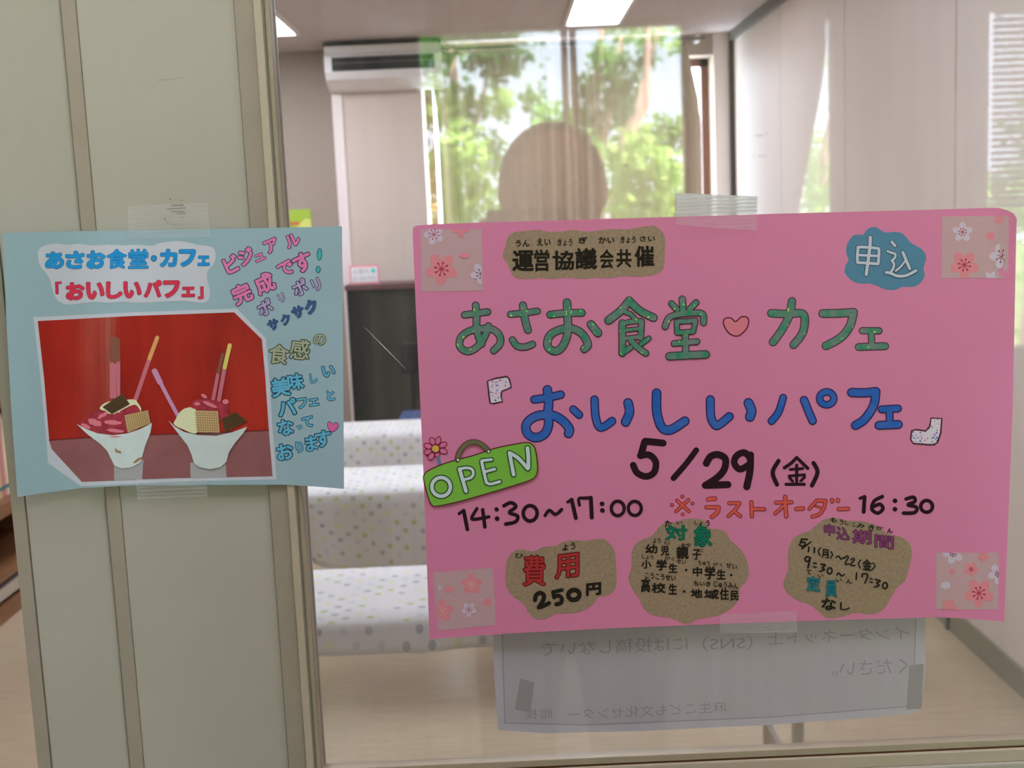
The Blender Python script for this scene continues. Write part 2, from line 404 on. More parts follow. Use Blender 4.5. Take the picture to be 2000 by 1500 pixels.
# ribbed packing tape
def tape_mat(name, fac, stripes):
    m = bpy.data.materials.new(name); m.use_nodes = True; nt = m.node_tree; p = nt.nodes['Principled BSDF']
    p.inputs['Base Color'].default_value = alb((200, 200, 200), KF); p.inputs['Roughness'].default_value = .35
    tr = nt.nodes.new('ShaderNodeBsdfTransparent'); mx = nt.nodes.new('ShaderNodeMixShader')
    tc = nt.nodes.new('ShaderNodeTexCoord'); wv = nt.nodes.new('ShaderNodeTexWave'); wv.bands_direction = 'Z'
    wv.inputs['Scale'].default_value = stripes; wv.inputs['Distortion'].default_value = .6; wv.inputs['Detail'].default_value = 2
    nt.links.new(tc.outputs['Object'], wv.inputs['Vector'])
    mr = nt.nodes.new('ShaderNodeMapRange'); mr.inputs['To Min'].default_value = fac * .75; mr.inputs['To Max'].default_value = fac * 1.25
    nt.links.new(wv.outputs['Fac'], mr.inputs['Value']); nt.links.new(mr.outputs[0], mx.inputs[0])
    bu = nt.nodes.new('ShaderNodeBump'); bu.inputs['Strength'].default_value = .25; bu.inputs['Distance'].default_value = .0003
    nt.links.new(wv.outputs['Fac'], bu.inputs['Height']); nt.links.new(bu.outputs[0], p.inputs['Normal'])
    nt.links.new(tr.outputs[0], mx.inputs[1]); nt.links.new(p.outputs[0], mx.inputs[2]); nt.links.new(mx.outputs[0], nt.nodes['Material Output'].inputs[0])
    return m
M['tape'] = tape_mat('ribbed_clear_tape', .10, 120); M['tape_glass'] = tape_mat('ribbed_clear_tape_milky', .62, 120)
# window glass: clear with the mirror share of two glass faces
def glass_mat():
    m = bpy.data.materials.new('window_glass'); m.use_nodes = True; nt = m.node_tree; nt.nodes.remove(nt.nodes['Principled BSDF'])
    ge = nt.nodes.new('ShaderNodeNewGeometry'); dp = nt.nodes.new('ShaderNodeVectorMath'); dp.operation = 'DOT_PRODUCT'
    nt.links.new(ge.outputs['Normal'], dp.inputs[0]); nt.links.new(ge.outputs['Incoming'], dp.inputs[1])
    def mth(op, a, b=None):
        n = nt.nodes.new('ShaderNodeMath'); n.operation = op; nt.links.new(a, n.inputs[0])
        if b is not None: n.inputs[1].default_value = b
        return n.outputs[0]
    c = mth('ABSOLUTE', dp.outputs['Value']); s = nt.nodes.new('ShaderNodeMath'); s.operation = 'SUBTRACT'; s.inputs[0].default_value = 1; nt.links.new(c, s.inputs[1])
    f = mth('ADD', mth('MULTIPLY', mth('POWER', s.outputs[0], 5), .92), .043)
    gl = nt.nodes.new('ShaderNodeBsdfGlossy'); gl.inputs['Roughness'].default_value = .022
    tr = nt.nodes.new('ShaderNodeBsdfTransparent'); tr.inputs[0].default_value = (.985, .985, .98, 1); mx = nt.nodes.new('ShaderNodeMixShader')
    nt.links.new(f, mx.inputs[0]); nt.links.new(tr.outputs[0], mx.inputs[1]); nt.links.new(gl.outputs[0], mx.inputs[2])
    df = nt.nodes.new('ShaderNodeBsdfDiffuse'); df.inputs[0].default_value = (.8, .8, .8, 1); m2 = nt.nodes.new('ShaderNodeMixShader')
    tc = nt.nodes.new('ShaderNodeTexCoord'); mp = nt.nodes.new('ShaderNodeMapping'); mp.inputs['Scale'].default_value = (26, 1, 1.2)
    no = nt.nodes.new('ShaderNodeTexNoise'); no.inputs['Scale'].default_value = 3; nt.links.new(tc.outputs['Object'], mp.inputs[0]); nt.links.new(mp.outputs[0], no.inputs['Vector'])
    mr = nt.nodes.new('ShaderNodeMapRange'); mr.inputs['From Min'].default_value = .35; mr.inputs['From Max'].default_value = .75; mr.inputs['To Min'].default_value = .012; mr.inputs['To Max'].default_value = .04
    nt.links.new(no.outputs['Fac'], mr.inputs['Value']); nt.links.new(mr.outputs[0], m2.inputs[0])      # wiped-on smears of dust
    nt.links.new(mx.outputs[0], m2.inputs[1]); nt.links.new(df.outputs[0], m2.inputs[2])
    nt.links.new(m2.outputs[0], nt.nodes['Material Output'].inputs[0]); return m
M['glass'] = glass_mat()
M['scratch'] = mat('scratch', (200, 200, 200), KF, rough=.5)

# ------------------------------------------------------------------ the room shell
def struct(mb, name, m, parent=None, lab=None):
    o = mb.build(name, m, parent)
    if not parent: tag(o, kind='structure')
    if lab: o['label'] = lab
    return o
XL, XR, YB, YF, ZC = -2.55, 1.51, 7.04, -4.0, 2.59      # left wall, sliding wall, back wall, window wall behind the lens, ceiling
struct(MB().box(-3.4, 4.3, YF - .2, YB + .3, -.15, 0), 'floor', M['floor'])
struct(MB().box(-3.4, 4.3, YF - .2, YB + .3, ZC, ZC + .15), 'ceiling', M['ceil'])
struct(MB().box(XL - .1, XL, .03, YB + .2, 0, ZC), 'wall_left', M['room_wall'])
# sliding partition wall on the right
wr = MB()
seams = [.04, .69, 1.94, 3.21, 4.51, 5.735, 7.0]
for a, b in zip(seams[:-1], seams[1:]):
    wr.box(XR, XR + .07, a + .004, b - .004, .075, ZC - .045, bev=.003)
wallr = struct(wr, 'wall_right', M['slide'])
sm = MB()
for y in seams[1:-1]: sm.box(XR + .006, XR + .06, y - .004, y + .004, .02, ZC - .045)
struct(sm, 'panel_seam', M['seam'], wallr)
struct(MB().box(XR + .03, XR + .1, .03, YB + .2, 0, ZC), 'wall_behind_partition', M['seam']); bpy.data.objects['wall_behind_partition'].name = 'wall_right_core'
br = MB()
for a, b in zip(seams[:-1], seams[1:]): br.box(XR - .012, XR + .05, a + .012, b - .012, .0, .085, bev=.003)
struct(br, 'baseboard_right', M['baserail'])
bp = MB()
for y in seams[1:-1]: bp.box(XR - .02, XR + .012, y - .012, y + .012, .0, .1, bev=.002)
struct(bp, 'trim_1', M['track'])
struct(MB().box(XR - .03, XR + .06, .05, 7.0, ZC - .055, ZC), 'trim_2', M['track'])
struct(MB().box(XR - .03, XR + .06, 7.0, YB, 0, ZC), 'trim_3', M['black_trim'])
# pen specks on the sliding wall
sp = MB()
for (px, py, wd) in ((1476, 265, 3), (1482, 265, 5), (1488, 264, 4), (1497, 261, 3), (1472, 305, 2), (1483, 304, 3), (1489, 304, 3), (1495, 305, 2)):
    r = ray(px, py); q = CAM + r * (XR / r.x); sp.box(XR - .0006, XR + .001, q.y - wd * .004, q.y + wd * .004, q.z - .004, q.z + .004)
struct(sp, 'pen_specks', M['seam'], wallr)
# back wall with its window
bw = MB(); WX0, WX1, WZ0, WZ1 = -.47, 1.385, .3, 2.46
bw.box(-3.0, WX0, YB, YB + .30, 0, ZC); bw.box(WX1, XR + .1, YB, YB + .30, 0, ZC); bw.box(WX0, WX1, YB, YB + .30, WZ1, ZC); bw.box(WX0, WX1, YB, YB + .30, 0, WZ0)
struct(bw, 'wall_back', M['room_wall'])
struct(MB().box(WX1, XR - .03, YB - .012, YB, 0, ZC), 'pale_strip', M['corner'])  # paler strip over the wall right of the far window
wn = empty('window_1', (.44, YB + .1, WZ0), kind='structure')
fr = MB(); fw = .05
for a, b, c, d in ((WX0, WX1, WZ1 - fw, WZ1), (WX0, WX1, WZ0, WZ0 + fw), (WX0, WX0 + fw, WZ0, WZ1), (WX1 - fw, WX1, WZ0, WZ1), (.42, .48, WZ0, WZ1)): fr.box(a, b, YB + .19, YB + .25, c, d)
fr.build('window_frame', M['brown_frame'], wn)
MB().box(WX0 + fw, WX1 - fw, YB + .218, YB + .222, WZ0 + fw, WZ1 - fw).build('window_pane', M['glass'], wn)
# pillar under the air conditioner
pl = MB().box(-1.02, -.47, 6.86, YB + .02, 0, ZC)
po = struct(pl, 'pillar', M['pillar']); po.name = 'wall_pillar'
MB().box(-1.03, -.965, 6.845, 6.9, 0, 2.295, bev=.004).build('corner_strip', M['corner'], po)
# the front partition: steel panels, posts, glazed bay and rail
X1, X2, X3 = -.2945, -.2845, -.1765
fp = MB().box(X2, X3, 0, .05, 0, ZC, bev=.0008).box(-.1765, XR + .1, 0, .05, 0, 1.075).box(-.1765, XR + .1, 0, .05, 2.42, ZC)
front = struct(fp, 'wall_front', M['panel'])
ang = MB().prism([(X1 - .001, .001, 0), (-.3415, -.0265, 0), (-.3415, .03, 0), (X1 - .001, .05, 0)], (0, 0, ZC))
struct(ang, 'side_panel', M['panel'], front)
pst = MB()
pst.prism([(-.342, -.0285, 0), (-.3495, -.0325, 0), (-.3495, .04, 0), (-.342, .04, 0)], (0, 0, ZC))
pst.box(X1, X2, -.0012, .05, 0, ZC, bev=.0006)
pst.box(X3, -.163, -.0025, .05, 0, ZC, bev=.0008)
struct(pst, 'trim_4', M['post'])
struct(MB().box(-.2952, X1, -.0006, .04, 0, ZC).box(X3 - .0006, X3, -.0006, .01, 0, ZC), 'trim_5', M['groove'])
fs = MB().box(-.163, -.1575, -.0045, .05, 1.06, 2.44, bev=.0006)
struct(fs, 'trim_6', M['bead'])
gf = empty('window_2', (.6, .02, 1.1), kind='structure')
MB().box(-.1575, -.1565, -.003, .04, 1.06, 2.44).build('gasket', M['gasket'], gf)
MB().box(-.1565, -.1535, -.001, .016, 1.06, 2.44, bev=.0006).build('glazing_bead', M['rail'], gf)
MB().box(-.1535, XR, .002, .0065, 1.09, 2.43).build('window_pane', M['glass'], gf)
MB().box(-.1535, XR, -.001, .045, 2.40, 2.44).build('head_bead', M['rail'], gf)
rl = MB().box(-.1535, XR, -.0005, .010, 1.0917, 1.097, bev=.0006); rl.build('sill_bead', M['rail'], gf)
MB().box(-.1535, XR, .0005, .012, 1.0900, 1.0918).build('sill_gap', M['rust'], gf)
MB().box(-.1575, XR, -.0012, .012, 1.0795, 1.09, bev=.0012).build('sill_rail', M['bead'], gf)
MB().box(-.1575, XR, -.003, .03, 1.05, 1.0796, bev=.0012).build('sill_cover', M['panel'], gf)
q0, q1 = at(712, 640, 0), at(792, 721, 0)
MB().tube([(q0.x, .0018, q0.z), ((q0.x + q1.x) / 2, .0018, (q0.z + q1.z) / 2), (q1.x, .0018, q1.z)], [.00005, .00022, .00005], 6).build('scratch', M['scratch'], gf)
# faint scuffs on the cream panel
sc_ = MB()
for (a, b) in (((415, 222), (417, 216)), ((424, 224), (429, 219)), ((307, 157), (350, 152)), ((238, 216), (242, 213)), ((463, 376), (466, 376)), ((223, 1148), (225, 1146)), ((490, 1146), (494, 1146))):
    p, q = at(*a, 0), at(*b, 0); sc_.tube([(p.x, 0, p.z), (q.x, 0, q.z)], .00012, 6)
struct(sc_, 'scuff_marks', M['post'], front)
M['near_wall'] = mat('near_wall_paint', (128, 120, 112), KR, rough=.8)
# shell of the near room behind the lens
struct(MB().box(4.2, 4.3, YF, .05, 0, ZC), 'wall_near_right', M['near_wall'])
struct(MB().box(-3.4, -3.3, YF, .2, 0, ZC), 'wall_near_left', M['near_wall'])
struct(MB().box(-3.4, -1.35, 0, .05, 0, ZC), 'wall_front_left', M['panel'])
struct(MB().box(-1.35, -.3495, 0, .05, 2.1, ZC), 'wall_over_door', M['panel'])
struct(MB().box(XR + .1, 4.3, 0, .05, 0, ZC), 'wall_front_right', M['panel'])
nw = MB(); ops = [(-.33, .77), (1.0, 1.75), (1.93, 2.7)]; Z0, Z1 = .85, 2.25; xs = -3.4
for a, b in ops: nw.box(xs, a, YF - .15, YF, 0, ZC); nw.box(a, b, YF - .15, YF, 0, Z0); nw.box(a, b, YF - .15, YF, Z1, ZC); xs = b
nw.box(xs, 4.3, YF - .15, YF, 0, ZC)
struct(nw, 'wall_near', M['near_wall'])
for i, (a, b) in enumerate(ops):
    e = empty('window_%d' % (i + 3), ((a + b) / 2, YF - .08, Z0), kind='structure')
    f = MB()
    for c in ((a, b, Z0, Z0 + .03), (a, b, Z1 - .03, Z1), (a, a + .03, Z0, Z1), (b - .03, b, Z0, Z1)): f.box(c[0], c[1], YF - .1, YF - .05, c[2], c[3])
    if i == 0: f.box(.262, .287, YF - .1, YF - .06, Z0, Z1); f.box(.297, .322, YF - .1, YF - .06, Z0, Z1)
    f.build('window_frame', M['brown_frame'], e)

# ------------------------------------------------------------------ ceiling lights
M['lamp'] = emit('lamp_glow', (.94, .97, 1.1), LAMP_ROOM); M['lampn'] = emit('lamp_glow_near', (.94, .97, 1.1), LAMP_NEAR); M['lampf'] = emit('lamp_glow_front', (.98, .95, 1.1), LAMP_FRONT); M['lampr'] = emit('lamp_glow_front_right', (.98, .95, 1.1), LAMP_FRONT_RIGHT)
def ceiling_light(x0, x1, y0, y1, label, glow, group=None):
    e = empty('ceiling_light', ((x0 + x1) / 2, (y0 + y1) / 2, ZC), label, 'light', group)
    f = MB(); t = .02
    for c in ((x0 - t, x1 + t, y0 - t, y0), (x0 - t, x1 + t, y1, y1 + t), (x0 - t, x0, y0, y1), (x1, x1 + t, y0, y1)): f.box(*c, ZC - .02, ZC)
    f.build('frame', M['white'], e)
    MB().box(x0, x1, y0, y1, ZC - .012, ZC - .002).build('diffuser', glow, e)
ceiling_light(-1.75, -1.13, 5.0, 6.25, 'ceiling light whose bright corner shows at the top left glass edge', M['lamp'])
ceiling_light(.42, .715, 5.0, 6.34, 'long white ceiling lamp at the top of the glass, above the window mullion', M['lamp'])
ceiling_light(-1.4, -.8, 2.2, 3.3, 'added unseen lamp over the left end of the second dotted table', M['lampn'])  # this lamp and the next: added out of view to light the tables
ceiling_light(-.1, .5, 2.2, 3.3, 'added unseen lamp over the right end of the second dotted table', M['lampn'])
ceiling_light(-.85, -.25, -.75, -.28, 'ceiling lamp above the left of the photographer', M['lampf'])
ceiling_light(.5, 1.1, -.75, -.28, 'ceiling lamp above the right of the photographer', M['lampr'])

# ------------------------------------------------------------------ air conditioner
ac = empty('air_conditioner', (-.66, 6.86, 2.3), 'white wall air conditioner with a dark grille high on the far wall', 'air conditioner')
prof = [(6.86, 2.52), (6.66, 2.52), (6.62, 2.49), (6.62, 2.40), (6.65, 2.36), (6.76, 2.31), (6.86, 2.30)]
MB().prism([(-1.03, y, z) for y, z in prof], (.7, 0, 0)).build('housing', M['white'], ac)
MB().box(-.985, -.37, 6.612, 6.63, 2.405, 2.485).build('grille', M['black'], ac)
MB().box(-.975, -.375, 6.607, 6.613, 2.447, 2.451).build('louvre', M['track'], ac)
MB().box(-1.035, -.33, 6.64, 6.86, 2.555, 2.575).build('top_gap', M['black'], ac)
MB().box(-1.03, -.337, 6.64, 6.86, 2.515, 2.557).build('top_cover', M['white'], ac)
# curtain rail and curtains of the far window
cr_ = empty('curtain_rail', (.4, 6.9, 2.55), 'white curtain rail above the far window, its end showing at right', 'curtain rail')
MB().tube([(-.55, 6.9, 2.545), (1.31, 6.9, 2.545)], .008, 10).build('rail', M['track'], cr_)
for x in (-.3, .45, 1.27): MB().box(x - .012, x + .012, 6.9, YB, 2.53, 2.57).build('bracket', M['white'], cr_)
def curtain(name, x0, x1, y, z0, z1, label, m, folds, taper=None, amp=.03):
    nx, nz = folds * 8, 14; vs = []; fs_ = []
    for k in range(nz + 1):
        t = k / nz; z = z1 + (z0 - z1) * t
        a, b = (x0, x1) if not taper else taper(t)
        for i in range(nx + 1):
            u = i / nx
            vs.append((a + (b - a) * u, y + amp * math.sin(u * folds * 2 * math.pi + .4 * math.sin(3 * t)) * (.6 + .4 * math.sin(7 * u + 1)), z))
    for k in range(nz):
        for i in range(nx): fs_.append([k * (nx + 1) + i, k * (nx + 1) + i + 1, (k + 1) * (nx + 1) + i + 1, (k + 1) * (nx + 1) + i])
    mb = MB().add(vs, fs_); o = mb.build(name, m, None, ((x0 + x1) / 2, y, z0), True)
    so_ = o.modifiers.new('thick', 'SOLIDIFY'); so_.thickness = .004
    return tag(o, label, 'curtain')
curtain('curtain', -.38, .46, 6.93, .12, 2.53, 'left half of the closed beige curtains on the far window', M['curtain'], 9, lambda t: (-.425 + .04 * min(1, t / .16), .46))
q = at(848, 405, 6.93); MB().tube([(q.x - .025, 6.93, q.z), (q.x + .03, 6.93, q.z + .004)], .022, 10).build('tie_band', mat('orange_band', (215, 150, 90), KR, rough=.7), bpy.data.objects['curtain'])
curtain('curtain', .41, 1.22, 6.97, .12, 2.53, 'right half of the closed beige curtains, its edge leaving a gap beside the window frame', M['curtain'], 9, lambda t: (.41, 1.20 + .085 * min(1, t / .17)))
curtain('curtain', 1.0, 1.2, YF + .08, .5, 2.35, 'near-room curtain left of the bright wedge of daylight', M['curtain'], 3, lambda t: (.95, 1.276 - .37 * max(0, min(.4, t - .17))), .02)
curtain('curtain', 1.28, 1.8, YF + .08, .5, 2.35, 'near-room curtain right of the bright wedge of daylight', M['curtain'], 6, lambda t: (1.283, 1.8), .02)
bl = empty('window_blind', (2.55, YF + .04, 2.3), 'white slatted blind mirrored at the right edge of the glass', 'blind')
s_ = MB()
for i in range(32):
    z = 2.24 - i * .0255; s_.box(1.94, 2.72, YF + .02, YF + .04, z, z + .0185)
s_.build('slats', M['white'], bl); MB().box(1.93, 2.73, YF + .01, YF + .06, 2.26, 2.31).build('head_rail', M['white'], bl)

# ------------------------------------------------------------------ dotted tablecloths on the folding tables
def dotted():
    m = mat('dotted_cloth', (228, 224, 230), KR, rough=.85); nt = m.node_tree; p = nt.nodes['Principled BSDF']
    uv = nt.nodes.new('ShaderNodeUVMap'); mp = nt.nodes.new('ShaderNodeMapping'); mp.inputs['Rotation'].default_value = (0, 0, math.radians(45))
    nt.links.new(uv.outputs[0], mp.inputs[0])
    vo = nt.nodes.new('ShaderNodeTexVoronoi'); vo.voronoi_dimensions = '2D'; vo.inputs['Scale'].default_value = 1 / .036; vo.inputs['Randomness'].default_value = 0.04
    nt.links.new(mp.outputs[0], vo.inputs['Vector'])
    lt = nt.nodes.new('ShaderNodeMath'); lt.operation = 'LESS_THAN'; lt.inputs[1].default_value = .225; nt.links.new(vo.outputs['Distance'], lt.inputs[0])
    spc = nt.nodes.new('ShaderNodeSeparateColor'); nt.links.new(vo.outputs['Color'], spc.inputs[0])
    rp = nt.nodes.new('ShaderNodeValToRGB'); rp.color_ramp.interpolation = 'CONSTANT'; el = rp.color_ramp.elements
    cs = [(172, 188, 142), (170, 174, 178), (200, 208, 172), (160, 164, 172), (224, 206, 213), (190, 194, 198)]
    while len(el) < len(cs): el.new(.5)
    for i, c in enumerate(cs): el[i].position = i / len(cs); el[i].color = alb(c, KR)
    nt.links.new(spc.outputs[0], rp.inputs[0])
    mx = nt.nodes.new('ShaderNodeMix'); mx.data_type = 'RGBA'; mx.inputs[6].default_value = alb((228, 224, 230), KR)
    nt.links.new(lt.outputs[0], mx.inputs[0]); nt.links.new(rp.outputs[0], mx.inputs[7]); nt.links.new(mx.outputs[2], p.inputs['Base Color'])
    return m
M['dots'] = dotted()
M['table_top'] = mat('table_laminate', (190, 180, 165), KR, rough=.4)
def cloth(x0, x1, y0, y1, zt, drop, label, sag=0):
    """one draped sheet: back drop, top, front drop with soft folds"""
    prof = [(y1 + .004, zt - .1)] + [(y1 + .004, zt - .02), (y1, zt)] + [(y0 + (y1 - y0) * t, zt) for t in (.75, .5, .25)] + [(y0, zt), (y0 - .006, zt - .012)]
    n = max(3, int(drop / .03))
    prof += [(y0 - .008, zt - .012 - (drop - .012) * (i + 1) / n) for i in range(n)]
    L = [0]
    for a, b in zip(prof[:-1], prof[1:]): L.append(L[-1] + math.hypot(b[0] - a[0], b[1] - a[1]))
    nx = 90; vs = []; fs_ = []; uvs = []
    for i in range(nx + 1):
        u = i / nx; x = x0 + (x1 - x0) * u
        for (y, z), l in zip(prof, L):
            t = max(0, (zt - z - .012) / drop) if y < y0 - .002 else 0
            wv = (.010 * math.sin(x * 17) + .006 * math.sin(x * 31 + 1)) * t
            e = max(0, 1 - u / .28); lift = sag * e * e * t
            vs.append((x + .35 * lift * t, y - wv - .02 * t + .03 * e * t * (sag > 0), z + lift)); uvs.append((x, l + .01 * math.sin(x * 9) * t))
    k = len(prof)
    for i in range(nx):
        for j in range(k - 1): fs_.append([i * k + j, i * k + j + 1, (i + 1) * k + j + 1, (i + 1) * k + j])
    mb = MB().add(vs, fs_); o = mb.build('tablecloth', M['dots'], None, ((x0 + x1) / 2, (y0 + y1) / 2, zt), True)
    ul = o.data.uv_layers.new(name='UVMap')
    for lp in o.data.loops: ul.data[lp.index].uv = uvs[lp.vertex_index]
    md = o.modifiers.new('thick', 'SOLIDIFY'); md.thickness = .0012; md.offset = 0
    tag(o, label, 'tablecloth')
def table(x0, x1, y0, y1, label, inset=.12):
    e = empty('folding_table', ((x0 + x1) / 2, (y0 + y1) / 2, 0), label, 'table')
    MB().box(x0 + .02, x1 - .02, y0 + .008, y1 - .008, .668, .697, bev=.004).build('table_top', M['table_top'], e)
    for x in (x0 + inset, x1 - inset):
        for y in (y0 + .05, y1 - .05): MB().tube([(x, y, 0), (x, y, .668)], .013, 10).build('leg', M['steel'], e)
        MB().tube([(x, y0 + .05, .3), (x, y1 - .05, .3)], .009, 8).build('leg_brace', M['steel'], e)
tabs = [(-.86, .69, 1.49, 1.885, .055, 0, 'nearest the glass, with a short hem'), (-.74, 1.0, 2.70, 3.06, .29, .13, 'second from the glass, hanging in long folds'), (-1.35, .45, 3.65, 3.98, .36, 0, 'farthest from the glass, before the black cabinet')]
for x0, x1, y0, y1, d, sg, w_ in tabs:
    table(x0, x1, y0, y1, 'folding table under the dotted cloth ' + w_.split(',')[0], .045 if sg else .12)
    cloth(x0, x1, y0, y1, .7, d, 'white dotted cloth on the table ' + w_, sg)

# ------------------------------------------------------------------ black cabinet, card, green notice, chair
cb = empty('cabinet', (-.2, 6.6, 0), 'tall black glossy cabinet with a reddish top edge under the air conditioner', 'cabinet')
MB().box(-.965, .55, 6.5, 6.80, 0, 1.09, bev=.004).build('body', M['piano'], cb)
MB().box(-.975, .56, 6.48, 6.81, 1.09, 1.125, bev=.006).build('top_board', M['reddish'], cb)
MB().box(-.965, -.83, 6.492, 6.502, .02, 1.085).build('dark_reflection', M['black'], cb)  # dark reflection on the glossy front, put in as a black strip
card = empty('label_card', (-.86, 6.54, 1.125), 'small white card with pink border and a turquoise dot standing on the black cabinet', 'card')
MB().box(-.945, -.765, 6.54, 6.545, 1.125, 1.24).build('border', M['cardpink'], card)
MB().box(-.935, -.775, 6.537, 6.541, 1.137, 1.228).build('face', M['cardwhite'], card)
MB().tube([(-.80, 6.5375, 1.205), (-.80, 6.536, 1.205)], .014, 16).build('dot', M['turq'], card)
fa = MB()
def room_text(body, x0, x1, z0, z1, y, m, parent, name='writing'):
    vs, fs2, _ = glyph(body); a0 = min(v.x for v in vs); a1 = max(v.x for v in vs); b0 = min(v.y for v in vs); b1 = max(v.y for v in vs)
    MB().add([(x0 + (v.x - a0) / (a1 - a0) * (x1 - x0), y, z0 + (v.y - b0) / (b1 - b0) * (z1 - z0)) for v in vs], fs2).build(name, m, parent)
room_text('土足の', -.925, -.83, 1.19, 1.22, 6.5365, M['greyink'], card)
room_text('あつかいかた', -.925, -.785, 1.145, 1.175, 6.5365, M['greyink'], card)
gn = empty('wall_notice', (-1.32, 7.035, 1.5), 'small bright green notice on the far wall beside the glass frame', 'notice')
MB().box(-1.62, -1.235, 7.03, 7.04, 1.42, 1.597).build('sheet', M['greenpaper'], gn)
MB().prism([(-1.3, 7.029, 1.42), (-1.235, 7.029, 1.42), (-1.235, 7.029, 1.53), (-1.27, 7.029, 1.54), (-1.33, 7.029, 1.49)], (0, .002, 0)).build('pale_corner', M['yellowpaper'], gn)
MB().box(-1.40, -1.31, 7.0275, 7.03, 1.50, 1.52).build('red_line', M['redink'], gn)
ch = empty('chair', (-.42, 5.9, 0), 'dark chair with a blue seat in front of the black cabinet', 'chair')
MB().box(-.63, -.25, 5.72, 6.1, .36, .405, bev=.015).build('seat', M['bluefab'], ch)
MB().box(-.62, -.26, 6.08, 6.11, .62, .80, bev=.012).build('backrest', M['black'], ch)
for x in (-.56, -.32):
    MB().tube([(x, 6.1, .0), (x, 6.1, .72)], .014, 8).build('leg', M['black'], ch)
    MB().tube([(x, 5.75, .0), (x, 5.75, .36)], .014, 8).build('leg', M['black'], ch)

# ------------------------------------------------------------------ bookshelf seen through the doorway at left
bs = empty('bookshelf', (-2.25, 3.9, 0), 'brown wooden bookshelf seen past the left end of the partition', 'bookshelf')
SX = -2.015; SB = -2.45
for z0, z1, nm in ((.0, .075, 'plinth'), (.165, .19, 'shelf_board'), (.405, .455, 'shelf_board'), (.83, .87, 'shelf_board'), (1.27, 1.3, 'shelf_board')):
    MB().box(SB, SX - (.01 if nm == 'plinth' else 0), 2.6, 5.4, z0, z1, bev=.003).build(nm, M['wood'], bs)
MB().box(SB - .02, SB, 2.6, 5.4, 0, 1.3).build('back_panel', M['wood'], bs)
for y in (2.6, 3.3, 4.55, 5.38): MB().box(SB, SX - .02, y, y + .02, 0, 1.3).build('side_panel', M['wood'], bs)
MB().box(SX - .03, SX + .006, 2.6, 5.4, .10, .15, bev=.004).build('door_rail', M['steel'], bs)
cols = [(150, 120, 110), (175, 160, 150), (120, 60, 66), (196, 180, 160), (108, 84, 80), (170, 120, 116), (60, 110, 110), (190, 170, 120), (90, 104, 130), (140, 80, 84)]
bkm = [mat('book_cover', c, KR, rough=.6) for c in cols]; pgm = mat('book_pages', (205, 196, 176), KR)
names = ['maroon', 'cream', 'dark red', 'ivory', 'brown', 'dusty rose', 'teal', 'ochre', 'slate blue', 'wine']
def book(y, t, h, z, i, dp, label, grp):
    e = empty('book', (SX - .06, y + t / 2, z), label, 'book', grp)
    MB().box(SX - .06 - dp, SX - .06, y, y + t, z, z + h, bev=.002).build('cover', bkm[i], e)
    MB().box(SX - .058 - dp, SX - .064, y + .002, y + t - .002, z + .003, z + h + .0006).build('pages', pgm, e)
    MB().box(SX - .0602, SX - .0590, y + .001, y + t - .001, z + .03, z + .045).build('spine_label', bkm[6], e)
y = 3.66
while y < 4.12:
    t = random.uniform(.016, .03); book(y, t - .001, random.uniform(.3, .345), .455, random.randrange(10), .2, 'tall thin books upright on the middle shelf by the doorway', 'tall books on the middle shelf'); y += t
y = 3.66
while y < 4.15:
    t = random.uniform(.02, .045); book(y, t - .001, random.uniform(.2, .3), .87, random.randrange(10), .18, 'shorter books upright on the upper shelf by the doorway', 'books on the upper shelf'); y += t

# ------------------------------------------------------------------ pink poster on the glass
def bend_r(px, py):   # right end of the pink poster lifts off the glass towards the lower corner
    t = max(0, (px - 1830) / 150.0); return -.012 * t * t * max(0, (py - 700) / 500.0)
def bend_tr(px, py):
    t = max(0, (px - 1945) / 40.0); s = max(0, (520 - py) / 110.0); return -.004 * t * s
PK = Sheet(-.0006, (bend_r, bend_tr), [1830 + 12 * i for i in range(14)])
outl = [(812, 441), (850, 437.5), (1200, 427), (1500, 418), (1800, 410), (1935, 406), (1950, 406), (1966, 410), (1980, 417), (1986, 427), (1985, 450), (1978, 800), (1968, 1050), (1961.5, 1214), (1900, 1209), (1835, 1205.5), (1600, 1212), (1400, 1219), (1200, 1227), (1000, 1237), (839, 1248), (826, 900), (812, 600), (806, 460), (806.5, 445)]
pp = link('event_poster', PK.paper(outl, .0004), M['pink_paper'], None, PK.P(1390, 1225))
tag(pp, 'large pink hand-lettered event poster taped to the glass', 'poster')
Z1_, Z2_, Z3_ = .0001, .00022, .00032
A_ = lambda b=Z1_: Art(PK, b, 800, 400, .3)
B_ = lambda b=Z1_: Art(PK, b, 1400, 400, .3)
C_ = lambda b=Z1_: Art(PK, b, 800, 830, .3)
D_ = lambda b=Z1_: Art(PK, b, 1400, 830, .3)
